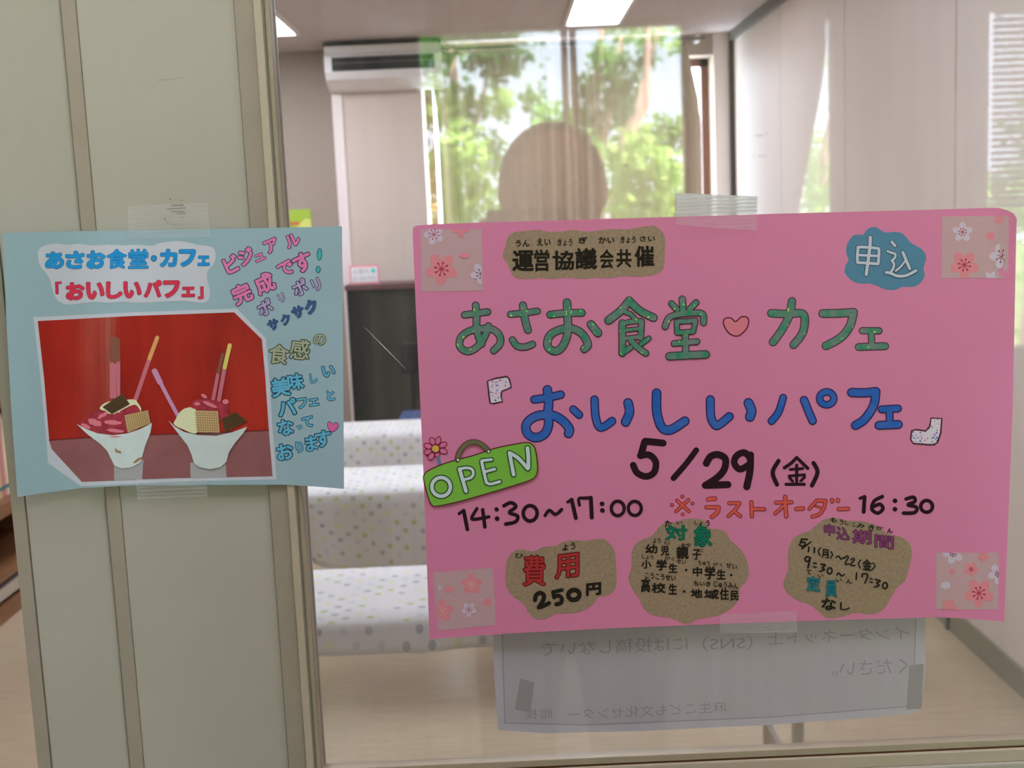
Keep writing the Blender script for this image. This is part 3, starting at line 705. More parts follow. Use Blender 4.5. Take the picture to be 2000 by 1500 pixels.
# green title
a = A_()
greenA = [([(358, 717), (430, 707), (508, 697)], 44), ([(430, 655), (436, 720), (436, 800), (452, 868), (470, 905)], 46),
 ([(513, 790), (500, 830), (470, 890), (420, 940), (368, 953), (326, 918), (338, 858), (400, 818), (480, 806), (548, 815), (588, 858), (586, 908), (548, 948)], 46),
 ([(656, 713), (740, 705), (832, 692)], 42), ([(738, 655), (750, 740), (770, 815)], 48), ([(670, 880), (700, 918), (750, 926), (800, 908)], 44),
 ([(915, 715), (1020, 705), (1122, 703)], 46), ([(1025, 636), (1028, 720), (1031, 800), (1020, 870), (985, 935), (940, 952), (898, 920), (908, 858), (960, 820), (1040, 803), (1112, 830), (1150, 880), (1160, 915), (1138, 938)], 50), ([(1182, 780), (1226, 834)], 52),
 ([(1296, 752), (1380, 685), (1430, 625)], 52), ([(1430, 625), (1500, 690), (1588, 735)], 50), ([(1408, 700), (1440, 712), (1465, 740)], 34),
 ([(1385, 770), (1385, 870), (1385, 965)], 46), ([(1390, 772), (1450, 760), (1508, 756)], 36), ([(1510, 760), (1508, 810), (1504, 868)], 40), ([(1390, 818), (1500, 806)], 30), ([(1390, 872), (1500, 858)], 32), ([(1388, 962), (1436, 930)], 40), ([(1442, 885), (1490, 932), (1538, 966)], 42), ([(1556, 870), (1510, 905)], 36),
 ([(1706, 643), (1742, 682)], 40), ([(1775, 614), (1780, 690)], 44), ([(1866, 636), (1820, 682)], 40),
 ([(1664, 792), (1690, 735), (1760, 712), (1850, 704), (1908, 712), (1914, 768)], 42), ([(1738, 762), (1742, 830)], 36), ([(1738, 762), (1862, 754)], 36), ([(1862, 754), (1846, 826)], 36), ([(1742, 832), (1846, 826)], 36), ([(1795, 840), (1798, 972)], 44), ([(1722, 903), (1872, 890)], 40), ([(1692, 986), (1800, 980), (1928, 974)], 50)]
a.strokes(greenA, 44, M['green_pen'], M['green_line'], 6.5, 1.12); a.build('green_title', pp)
a = A_()
greenB = [([(355, 706), (460, 711), (545, 706), (572, 735), (560, 830), (500, 912)], 50), ([(490, 628), (470, 725), (420, 820), (366, 894)], 50),
 ([(690, 708), (790, 706), (890, 700)], 52), ([(890, 700), (868, 785), (810, 862), (712, 918)], 52), ([(948, 820), (1056, 820)], 42), ([(1005, 830), (1010, 920)], 42), ([(924, 926), (1096, 920)], 46)]
a.strokes([([(x + 2000, y) for x, y in e[0]],) + tuple(e[1:]) for e in greenB], 44, M['green_pen'], M['green_line'], 6.5, 1.12)
a.build('green_title', pp)
# heart
h = B_(); hp = [(43, 765), (55, 740), (92, 737), (122, 760), (158, 731), (194, 731), (208, 758), (196, 802), (160, 842), (125, 855), (85, 840), (55, 802)]
h.poly(hp, M['heart'], True); h.up(); h.line(hp, 9, M['heart_line'], True); h.build('heart', pp)
# blue title
a = A_()
blueA = [([(812, 1268), (900, 1255), (984, 1236)], 50), ([(897, 1205), (906, 1280), (900, 1360), (905, 1430), (880, 1490), (822, 1516), (768, 1488), (762, 1425), (828, 1375), (925, 1370), (992, 1402), (1038, 1455), (1035, 1488)], 56), ([(1066, 1332), (1104, 1368)], 48),
 ([(1204, 1268), (1210, 1370), (1230, 1440), (1262, 1446), (1318, 1408)], 50), ([(1422, 1290), (1432, 1350), (1406, 1414)], 56), ([(1608, 1226), (1610, 1350), (1642, 1448), (1700, 1464), (1792, 1408)], 56),
 ([(1958, 1268), (1962, 1380), (1990, 1434), (2020, 1428), (2082, 1378)], 52), ([(2206, 1290), (2226, 1340), (2216, 1380)], 58), ([(2432, 1256), (2402, 1350), (2356, 1408)], 46), ([(2568, 1272), (2596, 1340), (2624, 1406)], 50), (ell(2716, 1260, 46, 42, 0, 14), 44, True),
 ([(2878, 1222), (2960, 1224), (3036, 1216)], 54), ([(3036, 1216), (3020, 1310), (2962, 1396), (2904, 1436)], 54), ([(3074, 1332), (3180, 1326)], 46), ([(3125, 1340), (3126, 1430)], 46), ([(3056, 1436), (3182, 1430)], 52)]
a.strokes(blueA, 50, M['blue_pen'], M['blue_line'], 8, 1.14); a.build('blue_title', pp)
a = A_()
bk1 = [(507, 1148), (560, 1130), (635, 1118), (650, 1138), (662, 1190), (602, 1214), (595, 1245), (605, 1282), (545, 1295), (524, 1290), (517, 1240)]
a.poly(bk1, M['speck_white']); a.up(); a.line(bk1, 11, M['dark_line'], True, False); a.build('opening_bracket', pp)
a = D_()
bk2 = [(1395, -45), (1465, -42), (1458, 50), (1438, 112), (1415, 129), (1380, 129), (1280, 121), (1262, 95), (1268, 38), (1300, 30), (1360, 40), (1386, 10)]
a.poly(bk2, M['speck_white']); a.up(); a.line(bk2, 11, M['dark_line'], True, False); a.build('closing_bracket', pp)
# date
a = C_()
a.strokes([([(1650, 118), (1535, 106)], 46), ([(1530, 112), (1505, 200)], 46), ([(1502, 200), (1560, 195), (1602, 240), (1592, 308), (1540, 335), (1482, 312), (1456, 262)], 44), ([(1866, 164), (1800, 252), (1718, 346)], 38),
 ([(1932, 250), (1960, 205), (2010, 193), (2056, 222), (2048, 290), (2000, 345), (1928, 392)], 46), ([(1925, 393), (2072, 388)], 46),
 ([(2218, 215), (2180, 180), (2130, 200), (2114, 248), (2150, 288), (2205, 262)], 44), ([(2220, 195), (2216, 300), (2195, 402)], 46),
 ([(2402, 234), (2364, 308), (2392, 388)], 28), ([(2520, 212), (2482, 250), (2440, 278)], 22), ([(2520, 212), (2555, 246), (2592, 282)], 22), ([(2478, 290), (2560, 284)], 18), ([(2470, 332), (2572, 324)], 18), ([(2520, 262), (2520, 380)], 20), ([(2472, 342), (2494, 366)], 18), ([(2572, 340), (2546, 364)], 18), ([(2450, 386), (2570, 386)], 20), ([(2630, 248), (2656, 308), (2620, 394)], 28)], 40, M['ink']); a.build('date', pp)
# opening hours
a = C_()
a.strokes([([(322, 578), (352, 556)], 20), ([(352, 558), (376, 680)], 25), ([(438, 545), (404, 608), (440, 612), (516, 598)], 22), ([(476, 552), (490, 664)], 24), ([(566, 549), (567, 551)], 28), ([(569, 609), (570, 611)], 30), ([(614, 526), (660, 506), (692, 532), (650, 570), (702, 592), (690, 630), (626, 645)], 24), (ell(785, 575, 45, 50, 0, 14), 24, True),
 ([(882, 590), (910, 556), (950, 582), (990, 550)], 22), ([(1030, 502), (1055, 484)], 20), ([(1055, 486), (1082, 606)], 26), ([(1106, 522), (1102, 480), (1140, 476)], 20), ([(1140, 476), (1180, 474)], 22), ([(1180, 474), (1186, 602)], 26), ([(1252, 513), (1254, 514)], 30), ([(1254, 556), (1256, 557)], 30), (ell(1355, 543, 42, 47, 0, 14), 22, True), (ell(1466, 543, 42, 46, 0, 14), 22, True)], 24, M['ink']); a.build('opening_hours', pp)
a = D_()
a.strokes([([(932, 478), (962, 466)], 20), ([(962, 468), (956, 566)], 26), ([(1078, 466), (1024, 496), (1010, 548), (1048, 574), (1082, 545), (1062, 516), (1018, 532)], 24), ([(1159, 493), (1161, 494)], 30), ([(1159, 548), (1161, 549)], 30), ([(1232, 482), (1280, 470), (1290, 498), (1244, 520), (1300, 535), (1288, 570), (1216, 574)], 24), (ell(1366, 530, 38, 38, 0, 14), 24, True)], 24, M['ink']); a.build('last_order_time', pp)
# last order in orange
a = Art(PK, Z1_, 1290, 950, .195)
a.strokes([([(165, 140), (285, 250)], 36), ([(282, 134), (156, 250)], 36), ([(219, 102), (221, 102)], 38), ([(114, 187), (116, 187)], 38), ([(318, 172), (322, 171)], 34), ([(221, 280), (225, 280)], 36),
 ([(478, 130), (545, 122)], 46), ([(460, 210), (575, 208)], 42), ([(582, 212), (570, 260), (515, 306)], 44), ([(688, 168), (790, 168)], 40), ([(790, 170), (755, 225), (680, 300)], 38), ([(740, 250), (800, 298)], 38), ([(910, 158), (916, 300)], 42), ([(930, 226), (1040, 229)], 40), ([(1156, 162), (1312, 158)], 40), ([(1250, 104), (1250, 170), (1260, 300)], 42), ([(1235, 195), (1148, 272)], 36), ([(1360, 226), (1428, 222)], 42),
 ([(1565, 142), (1492, 225)], 38), ([(1565, 142), (1655, 145)], 40), ([(1655, 146), (1635, 220), (1590, 280), (1522, 303)], 38), ([(1556, 196), (1615, 216)], 26), ([(1717, 136), (1719, 150)], 42), ([(1776, 138), (1778, 142)], 44), ([(1784, 228), (1880, 224)], 40)], 40, M['orange_pen'], M['orange_line'], 7.5, 1.06); a.build('last_order_writing', pp)
# OPEN sign drawing
a = Art(PK, Z1_, 815, 840, .125)
for (ax, ay) in ((238, 175), (325, 165), (402, 232), (405, 328), (312, 382), (218, 408), (166, 338), (168, 250)):
    an = math.atan2(ay - 290, ax - 285); e_ = ell(ax, ay, 64 if (ax, ay) != (312, 382) else 40, 42, an)
    a.poly(e_, M['petal']); a.line(e_, 13, M['petal_line'], True)
a.line([(322, 428), (355, 535)], 48, M['stem_blue'])
e_ = ell(285, 290, 64); a.poly(e_, M['orange_dot']); a.up(); a.line(e_, 17, M['petal_line'], True)
brd = [(97, 750), (125, 675), (200, 620), (380, 540), (600, 470), (900, 390), (1200, 290), (1500, 225), (1720, 195), (1810, 240), (1845, 310), (1870, 450), (1880, 600), (1855, 710), (1780, 775), (1500, 870), (1000, 1020), (600, 1130), (290, 1190), (225, 1165), (180, 1080), (130, 900)]
a.up(); a.poly(brd, M['board_green'], True); a.up(); a.line(brd, 17, M['board_line'], True)
hd = [(628, 465), (650, 370), (715, 265), (815, 195), (925, 190), (1025, 240), (1112, 325)]
a.up(); a.line(hd, 84, M['board_line']); a.up(); a.line(hd, 62, M['olive'])
for c in ((638, 468), (1117, 335)): a.up(); a.poly(ell(*c, 32), M['letter_line']); a.poly(ell(*c, 20), M['letter_grey'])
a.up()
a.strokes([(ell(373, 887, 145, 145, 0, 18), 84, True), ([(660, 610), (762, 955)], 84), ([(660, 610), (760, 590), (850, 610), (875, 680), (840, 740), (750, 770)], 72), ([(1010, 478), (1160, 460)], 72), ([(1005, 490), (1040, 650), (1080, 820)], 76), ([(1060, 650), (1210, 610)], 72), ([(1085, 825), (1150, 842), (1290, 805)], 72), ([(1440, 355), (1505, 695)], 84), ([(1440, 355), (1580, 440), (1725, 600)], 84), ([(1722, 282), (1735, 420), (1735, 590)], 88)], 80, M['letter_grey'], M['letter_line'], 16, 1.06)
a.build('open_sign_drawing', pp)
# kraft labels
def kraft(poly, ox, oy, k, items, lab):
    b = Art(PK, Z1_, ox, oy, k); b.poly(poly, M['kraft'], True)
    o = b.build('kraft_label', pp, None, lab)
    t = Art(PK, Z2_, ox, oy, k)
    for it in items: it(t)
    t.build('writing', o); return o
def T(body, box, off=.02, slope=0, m='brush', out=None, oo=0): return lambda t: t.txt(body, box, M[m], off, slope, 0, False, M[out] if out else None, oo)
def S(l, w, m='brush', out=None, ow=0): return lambda t: t.strokes(l, w, M[m], M[out] if out else None, ow)
kraft([(12, 370), (40, 260), (70, 150), (130, 90), (250, 70), (420, 55), (560, 75), (680, 74), (850, 55), (1000, 74), (1150, 60), (1300, 45), (1500, 45), (1650, 20), (1760, 6), (1840, 20), (1910, 90), (1935, 180), (1930, 300), (1925, 440), (1890, 540), (1780, 590), (1600, 608), (1450, 600), (1250, 628), (1100, 620), (950, 635), (780, 620), (600, 635), (450, 625), (330, 635), (200, 630), (130, 590), (80, 480)], 980, 440, .165,
 [T('うん', (165, 175, 330, 255), .032), T('えい', (415, 155, 580, 242), .032), T('きょう', (660, 160, 835, 245), .032), T('ぎ', (910, 135, 1015, 215), .032), T('かい', (1145, 135, 1335, 215), .032), T('きょう', (1405, 130, 1585, 212), .032), T('さい', (1635, 125, 1815, 192), .032),
  T('運', (125, 295, 380, 545), .032), T('営', (382, 285, 565, 545), .032), T('協', (600, 300, 858, 530), .032), T('議', (868, 268, 1128, 522), .032), T('会', (1160, 285, 1326, 512), .032), T('共', (1355, 282, 1538, 500), .032), T('催', (1572, 240, 1806, 492), .032)], 'brown kraft label with black writing at the top of the pink poster')
kraft([(62, 740), (75, 480), (100, 360), (180, 250), (280, 202), (420, 215), (550, 230), (720, 155), (920, 140), (1040, 72), (1200, 47), (1420, 55), (1600, 25), (1740, 30), (1830, 100), (1910, 220), (1940, 450), (1950, 760), (1900, 900), (1790, 985), (1640, 1010), (1560, 1110), (1440, 1210), (1280, 1270), (1080, 1285), (920, 1290), (820, 1350), (700, 1390), (560, 1375), (460, 1280), (400, 1170), (350, 1110), (200, 1010), (110, 900)], 980, 1050, .115,
 [T('ひ', (225, 268, 375, 348), .032), T('よ', (1032, 112, 1130, 225), .036), T('う', (1168, 80, 1250, 205), .036),
  T('費', (350, 290, 755, 835), .016, 0, 'red_pen', 'red_line', .052), T('用', (890, 262, 1325, 700), .016, -.12, 'red_pen', 'red_line', .052),
  S([([(565, 1060), (580, 985), (640, 940), (705, 965), (715, 1030), (680, 1110), (632, 1180)], 76), ([(628, 1186), (710, 1160), (802, 1112)], 70), ([(1022, 890), (872, 925)], 66), ([(872, 925), (890, 1015)], 70), ([(890, 1010), (960, 985), (1018, 1030), (1005, 1105), (925, 1132)], 70), (ell(1224, 972, 95, 84, -.2, 16), 78, True)], 70), T('円', (1430, 765, 1690, 985), .06, -.1)], 'brown kraft label with red heading and a price')
kraft([(180, 830), (215, 700), (220, 520), (260, 420), (340, 360), (480, 300), (560, 200), (650, 140), (780, 130), (880, 95), (1010, 85), (1120, 100), (1180, 160), (1220, 210), (1320, 220), (1420, 260), (1470, 350), (1560, 430), (1640, 520), (1700, 660), (1710, 780), (1680, 880), (1600, 980), (1590, 1080), (1540, 1180), (1460, 1250), (1340, 1310), (1180, 1345), (1050, 1370), (980, 1410), (900, 1425), (810, 1390), (700, 1345), (560, 1330), (430, 1280), (360, 1200), (320, 1110), (250, 1020), (200, 920)], 1200, 1000, .15333,
 [T('た', (640, 105, 735, 190), .036), T('い', (790, 118, 870, 155), .036), T('しょ', (1022, 110, 1122, 165), .032), T('う', (1162, 105, 1215, 182), .036), T('対', (645, 165, 930, 365), .016, 0, 'emerald', 'emerald_line', .052), T('象', (1005, 165, 1250, 450), .016, 0, 'emerald', 'emerald_line', .052),
  T('よう', (490, 335, 590, 400), .032), T('じ', (640, 370, 715, 415), .032), T('おや', (850, 395, 975, 452), .032), T('こ', (1095, 475, 1138, 512), .034), T('幼', (392, 410, 548, 532), .042), T('児', (588, 430, 700, 558), .042), T('親', (788, 438, 948, 602), .042), T('子', (995, 472, 1102, 612), .042),
  T('しょう', (350, 545, 500, 602), .032, .1), T('がく', (640, 570, 765, 618), .032, .1), T('せい', (795, 602, 910, 660), .032, .1), T('ちゅう', (1065, 620, 1215, 682), .032, .1), T('がく', (1255, 645, 1380, 692), .032, .1), T('せい', (1420, 655, 1565, 722), .032, .2),
  T('小', (342, 610, 472, 722), .042), T('学', (533, 603, 668, 748), .042), T('生', (690, 655, 802, 778), .042), S([([(912, 738), (914, 740)], 32), ([(1486, 802), (1488, 803)], 32), ([(888, 1010), (890, 1011)], 32)], 30), T('中', (998, 698, 1118, 822), .042), T('学', (1150, 690, 1285, 862), .042), T('生', (1300, 730, 1418, 862), .042),
  T('こうこうせい', (390, 785, 780, 865), .032, .1), T('ちいき', (1010, 880, 1225, 945), .032, .05), T('じゅうみん', (1265, 890, 1575, 972), .032, .1),
  T('高', (338, 845, 458, 1022), .042), T('校', (472, 900, 652, 1035), .042), T('生', (688, 912, 798, 1052), .042), T('地', (972, 978, 1122, 1092), .042), T('域', (1143, 985, 1332, 1112), .04), T('住', (1340, 968, 1458, 1122), .042), T('民', (1478, 1000, 1582, 1132), .042)], 'brown kraft label with green heading and three black lines')
kraft([(65, 900), (110, 780), (130, 690), (120, 560), (145, 430), (190, 340), (300, 270), (400, 240), (480, 170), (580, 100), (680, 75), (780, 85), (880, 110), (1050, 115), (1200, 150), (1300, 200), (1390, 280), (1500, 300), (1600, 340), (1670, 400), (1700, 500), (1690, 620), (1660, 740), (1620, 870), (1520, 960), (1440, 1080), (1380, 1190), (1280, 1280), (1150, 1305), (1000, 1285), (900, 1310), (780, 1340), (640, 1355), (560, 1310), (480, 1240), (400, 1180), (250, 1130), (130, 1050), (80, 980)], 1520, 1000, .15333,
 [T('も', (665, 70, 745, 135), .036), T('う', (782, 95, 830, 160), .036), T('し', (850, 112, 900, 165), .036), T('こ', (945, 138, 985, 185), .036), T('み', (1000, 145, 1105, 205), .036), T('き', (1150, 160, 1222, 240), .034), T('か', (1245, 180, 1340, 228), .034), T('ん', (1385, 200, 1460, 270), .034),
  T('申', (580, 150, 725, 305), .016, .1, 'purple_pen', 'purple_line', .052), T('込', (738, 190, 912, 360), .016, .1, 'purple_pen', 'purple_line', .052), T('期', (942, 225, 1192, 412), .016, .08, 'purple_pen', 'purple_line', .052), T('間', (1225, 295, 1475, 470), .016, .12, 'purple_pen', 'purple_line', .052),
  S([([(370, 350), (300, 345)], 22), ([(298, 348), (282, 395)], 22), ([(282, 392), (330, 385), (345, 415), (310, 435), (266, 416)], 22), ([(416, 382), (300, 468)], 20), ([(392, 448), (384, 505)], 22), ([(462, 458), (458, 518)], 22), ([(540, 458), (510, 500), (534, 552)], 18), ([(668, 505), (692, 545), (664, 588)], 18),
     ([(738, 578), (768, 562), (800, 600), (830, 580)], 20), ([(845, 590), (870, 562), (892, 580), (852, 660), (902, 662)], 20), ([(925, 610), (950, 590), (968, 610), (922, 672), (975, 682)], 20), ([(1052, 612), (1022, 655), (1045, 712)], 18), ([(1205, 648), (1232, 690), (1192, 738)], 18),
     ([(405, 585), (365, 570), (340, 600), (365, 630), (405, 600)], 22), ([(408, 580), (395, 640), (378, 710)], 24), ([(450, 650), (485, 655)], 18), ([(447, 698), (485, 703)], 18), ([(545, 665), (600, 675), (560, 710), (590, 735), (530, 755)], 22), (ell(655, 750, 30, 38, .1, 12), 22, True), ([(745, 800), (775, 778), (805, 815), (840, 795)], 20),
     ([(1000, 775), (992, 860)], 20), ([(1070, 825), (1075, 790), (1140, 800), (1105, 905)], 22), ([(1172, 850), (1200, 856)], 18), ([(1168, 892), (1198, 898)], 18), ([(1240, 860), (1300, 880), (1255, 905), (1285, 935), (1228, 955)], 22), (ell(1360, 938, 30, 38, .1, 12), 22, True)], 22),
  T('月', (548, 472, 642, 590), .032, .1), T('金', (1070, 600, 1192, 745), .032, .1), T('て', (355, 735, 425, 795), .034, .1), T('い', (505, 790, 578, 830), .034), T('い', (735, 845, 812, 890), .034), T('ん', (860, 855, 945, 915), .034),
  T('定', (358, 815, 540, 1015), .016, .08, 'teal_pen', 'teal_line', .052), T('員', (597, 872, 752, 1085), .016, .05, 'teal_pen', 'teal_line', .052), T('な', (550, 1095, 738, 1252), .036), T('し', (785, 1150, 915, 1252), .032)], 'brown kraft label with purple heading, dates and times')
# blue cloud label
b = Art(PK, Z1_, 1640, 430, .1)
b.poly([(97, 980), (120, 870), (170, 780), (132, 660), (125, 540), (180, 400), (270, 300), (380, 285), (460, 280), (530, 190), (640, 135), (730, 145), (810, 200), (900, 240), (1080, 230), (1200, 250), (1300, 330), (1380, 430), (1480, 495), (1580, 550), (1660, 640), (1690, 750), (1660, 850), (1640, 960), (1660, 1070), (1600, 1200), (1480, 1290), (1350, 1305), (1220, 1305), (1120, 1350), (1000, 1365), (870, 1345), (720, 1280), (580, 1235), (420, 1240), (270, 1200), (160, 1110), (105, 1040)], M['cloud_blue'], True)
cl = b.build('cloud_label', pp, None, 'blue cloud-shaped label with two white characters')
b = Art(PK, Z2_, 1640, 430, .1)
b.strokes([([(355, 530), (450, 525), (700, 545), (770, 560)], 76), ([(362, 530), (345, 700), (350, 825)], 76), ([(768, 560), (765, 700), (752, 850)], 76), ([(350, 828), (550, 840), (752, 852)], 76), ([(355, 680), (760, 700)], 70), ([(598, 335), (590, 520), (550, 840), (520, 1060)], 84),
 ([(1018, 425), (1082, 500)], 76), ([(935, 605), (1020, 640), (1085, 660), (1080, 730), (1020, 790)], 66), ([(1020, 790), (1060, 850), (1050, 930), (1005, 1005)], 70), ([(910, 1020), (1000, 1035), (1120, 1088), (1300, 1080), (1490, 985)], 76), ([(1236, 630), (1290, 760), (1368, 945)], 80), ([(1275, 800), (1190, 910), (1095, 990)], 62)], 76, M['cloud_white'], M['cloud_line'], 12, 1.06)
b.build('writing', cl)
# cherry blossom squares
def flower(b, cx, cy, r, m, rot=0, st=None, sr=.42, n=8):
    for i in range(5):
        an = rot + i * 2 * math.pi / 5; b.poly(ell(cx + math.cos(an) * r * .58, cy + math.sin(an) * r * .58, r * .45, r * .34, an, 18), m)
    b.poly(ell(cx, cy, r * .45), m); b.up()
    if st:
        for i in range(n):
            an = i * 2 * math.pi / n + .25; q = (cx + math.cos(an) * r * sr, cy + math.sin(an) * r * sr)
            if b.clip and not (b.clip[0] < q[0] < b.clip[2] and b.clip[1] < q[1] < b.clip[3]): continue
            b.line([(cx, cy), q], r * .05, st); b.poly(ell(q[0], q[1], r * .07, None, 0, 10), st)
def patch(ox, oy, k, quad, items, lab):
    b = Art(PK, Z1_, ox, oy, k); b.poly(quad, M['patch']); b.up(3e-5)
    b.clip = (max(quad[0][0], quad[3][0]), max(quad[0][1], quad[1][1]), min(quad[1][0], quad[2][0]), min(quad[2][1], quad[3][1]))
    for it in items:
        if it[0] == 'f': flower(b, *it[1:])
        else: b.poly(ell(*it[1:5]), M[it[5]]); b.up()
    b.build('blossom_square', pp, None, lab)
P_, Wt, St, Sd, Sl = M['sakura_pink'], M['sakura_white'], M['stamen'], M['stamen_dark'], M['sakura_light']
patch(815, 440, .09, [(70, 85), (1395, 88), (1430, 1420), (95, 1440)], [('f', 360, 200, 215, Wt, .6, St, .5), ('f', 525, 950, 345, P_, .35, St, .4), ('f', 940, 60, 200, P_, .3), ('e', 1030, 655, 115, 60, 'sakura_pink'), ('f', 1385, 1050, 230, Wt, .4, Sd, .45)], 'cherry blossom paper square in the top left corner')
patch(1830, 415, .09, [(110, 85), (1560, 80), (1540, 1420), (100, 1430)], [('f', 555, 425, 215, Wt, -1.57, St, .38), ('f', 595, 1140, 310, P_, .3, St, .4), ('e', 1170, 505, 115, 85, 'sakura_pink'), ('f', 1340, 150, 120, P_, .2), ('f', 1410, 950, 270, Wt, .6, Sd, .5), ('f', 1170, 1420, 150, Wt, .2)], 'cherry blossom paper square in the top right corner')
patch(840, 1100, .09333, [(60, 200), (1310, 95), (1380, 1290), (170, 1420)], [('f', 865, 440, 220, P_, -1.57, Sl, .42), ('f', 250, 1000, 235, P_, -1.57, Sl, .42), ('e', 400, 550, 90, 65, 'sakura_pink'), ('e', 1195, 820, 90, 80, 'sakura_pink'), ('f', 815, 970, 155, Wt, .3, St, .4), ('f', 130, 510, 110, Wt, 0)], 'cherry blossom paper square in the bottom left corner')
patch(1820, 1070, .08667, [(100, 110), (1510, 110), (1500, 1390), (95, 1390)], [('f', 480, 130, 230, Wt, .6, Sd, .3), ('f', 885, 485, 170, P_, .2, St, .25), ('e', 310, 850, 110, 85, 'sakura_white'), ('f', 1060, 1020, 330, P_, -.9, St, .4), ('f', 390, 1330, 180, P_, .2), ('f', 1500, 590, 230, Wt, .4, Sd, .3), ('e', 460, 530, 55, 60, 'sakura_pink'), ('f', 1160, 190, 130, P_, .4)], 'cherry blossom paper square in the bottom right corner')

# ------------------------------------------------------------------ blue poster taped over the panels
def bl_l(px, py):
    t = max(0, (236 - px) / 205.0); return -.034 * (t * t * (1.9 - .9 * t) if t < 1 else 1 + (t - 1) * 1.1)
def bl_r(px, py):
    t = max(0, (px - 560) / 110.0); return -.006 * t * t * max(0, (py - 600) / 350.0)
def bl_b(px, py): return 0
BP = Sheet(-.0052, (bl_l, bl_r), [6 + 10 * i for i in range(24)] + [572 + 14 * i for i in range(8)])
outl = [(5, 455), (120, 452), (300, 449), (500, 445.5), (668, 442), (669, 600), (671, 800), (672, 955), (620, 950.5), (550, 946.5), (400, 947), (260, 948), (215, 950), (160, 953), (100, 961), (60, 966.5), (34, 971), (22, 800), (12, 620)]
bp_ = link('dessert_poster', BP.paper(outl, .0004), M['blue_paper'], None, BP.P(340, 948))
tag(bp_, 'pale blue poster with a dessert photo taped over the cream panel', 'poster')
# white title cut-out
g = Art(BP, Z1_, 60, 465, .19)
g.poly([(75, 190), (90, 110), (170, 70), (260, 55), (380, 70), (500, 60), (640, 75), (800, 68), (950, 75), (1100, 70), (1250, 78), (1330, 50), (1500, 28), (1620, 45), (1720, 70), (1820, 80), (1885, 110), (1900, 200), (1870, 280), (1820, 340), (1815, 430), (1840, 530), (1830, 630), (1770, 668), (1680, 655), (1560, 645), (1400, 650), (1250, 662), (1100, 665), (950, 655), (800, 665), (650, 658), (500, 672), (380, 684), (300, 655), (250, 600), (215, 500), (195, 420), (150, 350), (100, 290)], M['white_paper'], True)
tc_ = g.build('title_cutout', bp_, None, 'white wavy cut-out with the printed title')
g = Art(BP, Z2_, 60, 465, .19)
for ch, bx in (('あ', (145, 135, 345, 322)), ('さ', (355, 130, 555, 320)), ('お', (570, 125, 770, 320)), ('食', (780, 110, 990, 318)), ('堂', (1000, 108, 1212, 316)), ('カ', (1325, 110, 1510, 300)), ('フ', (1520, 112, 1700, 296)), ('ェ', (1712, 178, 1842, 288))):
    g.txt(ch, bx, M['print_blue'], .028 if ch in '食堂' else .055, -.02, 0, False, M['print_blue_line'], .045 if ch in '食堂' else .072)
g.poly(ell(1266, 208, 32), M['print_blue_line']); g.poly(ell(1266, 208, 25), M['print_blue'])
for ch, bx in (('お', (358, 452, 555, 642)), ('い', (566, 448, 760, 634)), ('し', (772, 444, 945, 628)), ('い', (950, 442, 1140, 622)), ('パ', (1160, 430, 1350, 612)), ('フ', (1358, 432, 1535, 616)), ('ェ', (1548, 498, 1690, 608))):
    g.txt(ch, bx, M['print_red'], .055, -.02, 0, False, M['print_red_line'], .072)
for pts in ([(252, 450), (318, 447), (316, 468), (282, 472), (286, 576), (258, 578)], [(1745, 498), (1774, 496), (1776, 622), (1720, 628), (1718, 602), (1746, 598)]):
    g.poly(pts, M['print_red']); g.line(pts, 5, M['print_red_line'], True, False)
g.build('printed_title', tc_)
# printed photograph of two parfaits
g = Art(BP, Z1_, 60, 600, .25)
g.poly([(20, 78), (800, 40), (1610, 10), (1838, 245), (1860, 500), (1890, 950), (1920, 1345), (1100, 1365), (390, 1398), (135, 1215), (120, 1000), (70, 500)], M['white_paper']); 
ph = g.build('photo_print', bp_, None, 'cut-out photo print of two dessert cups on a red ground')
g = Art(BP, Z2_, 60, 600, .25)
g.poly([(55, 108), (800, 68), (1590, 40), (1805, 250), (1830, 520), (1860, 965), (1150, 990), (600, 1010), (145, 1045), (105, 560)], M['photo_red'])
g.poly([(145, 1045), (600, 1010), (1150, 990), (1860, 965), (1890, 1320), (1100, 1338), (400, 1365), (165, 1110)], M['photo_table']); g.up()
g.line([(147, 1040), (600, 1008), (1150, 990), (1858, 963)], 10, M['photo_edge'], False, False)
g.poly([(640, 1240), (880, 1190), (870, 1345), (640, 1355)], M['photo_table2']); g.poly([(1245, 1215), (1520, 1200), (1530, 1328), (1250, 1336)], M['photo_table2']); g.up()
g.build('photo_ground', ph)
g = Art(BP, Z3_, 60, 600, .25)
def stick(p, q, r, w, m1, m2): g.line([p, q], w, M[m1]); g.up(); g.line([q, r], w, M[m2]); g.up()
stick((632, 700), (632, 420), (632, 245), 28, 'stick_pink', 'stick_brown'); stick((685, 700), (685, 420), (682, 255), 28, 'stick_pink', 'stick_brown'); stick((655, 700), (658, 430), (658, 240), 26, 'stick_pink', 'stick_brown')
stick((812, 740), (928, 400), (988, 238), 32, 'stick_pink', 'stick_tan')
g.poly([(540, 790), (600, 740), (700, 730), (800, 720), (835, 745), (860, 810), (760, 860), (600, 860)], M['cream'], True); g.up()
g.poly([(358, 908), (430, 880), (490, 815), (560, 800), (640, 835), (780, 770), (830, 770), (850, 830), (740, 880), (745, 970), (600, 990), (480, 975), (400, 955)], M['berry'], True); g.up()
for e_ in ((500, 900, 60, 26, .3), (640, 900, 70, 18, .05), (560, 845, 50, 16, -.5), (660, 965, 70, 14, .1), (430, 930, 40, 16, .4)): g.poly(ell(*e_), M['berry_hi'])
g.up()
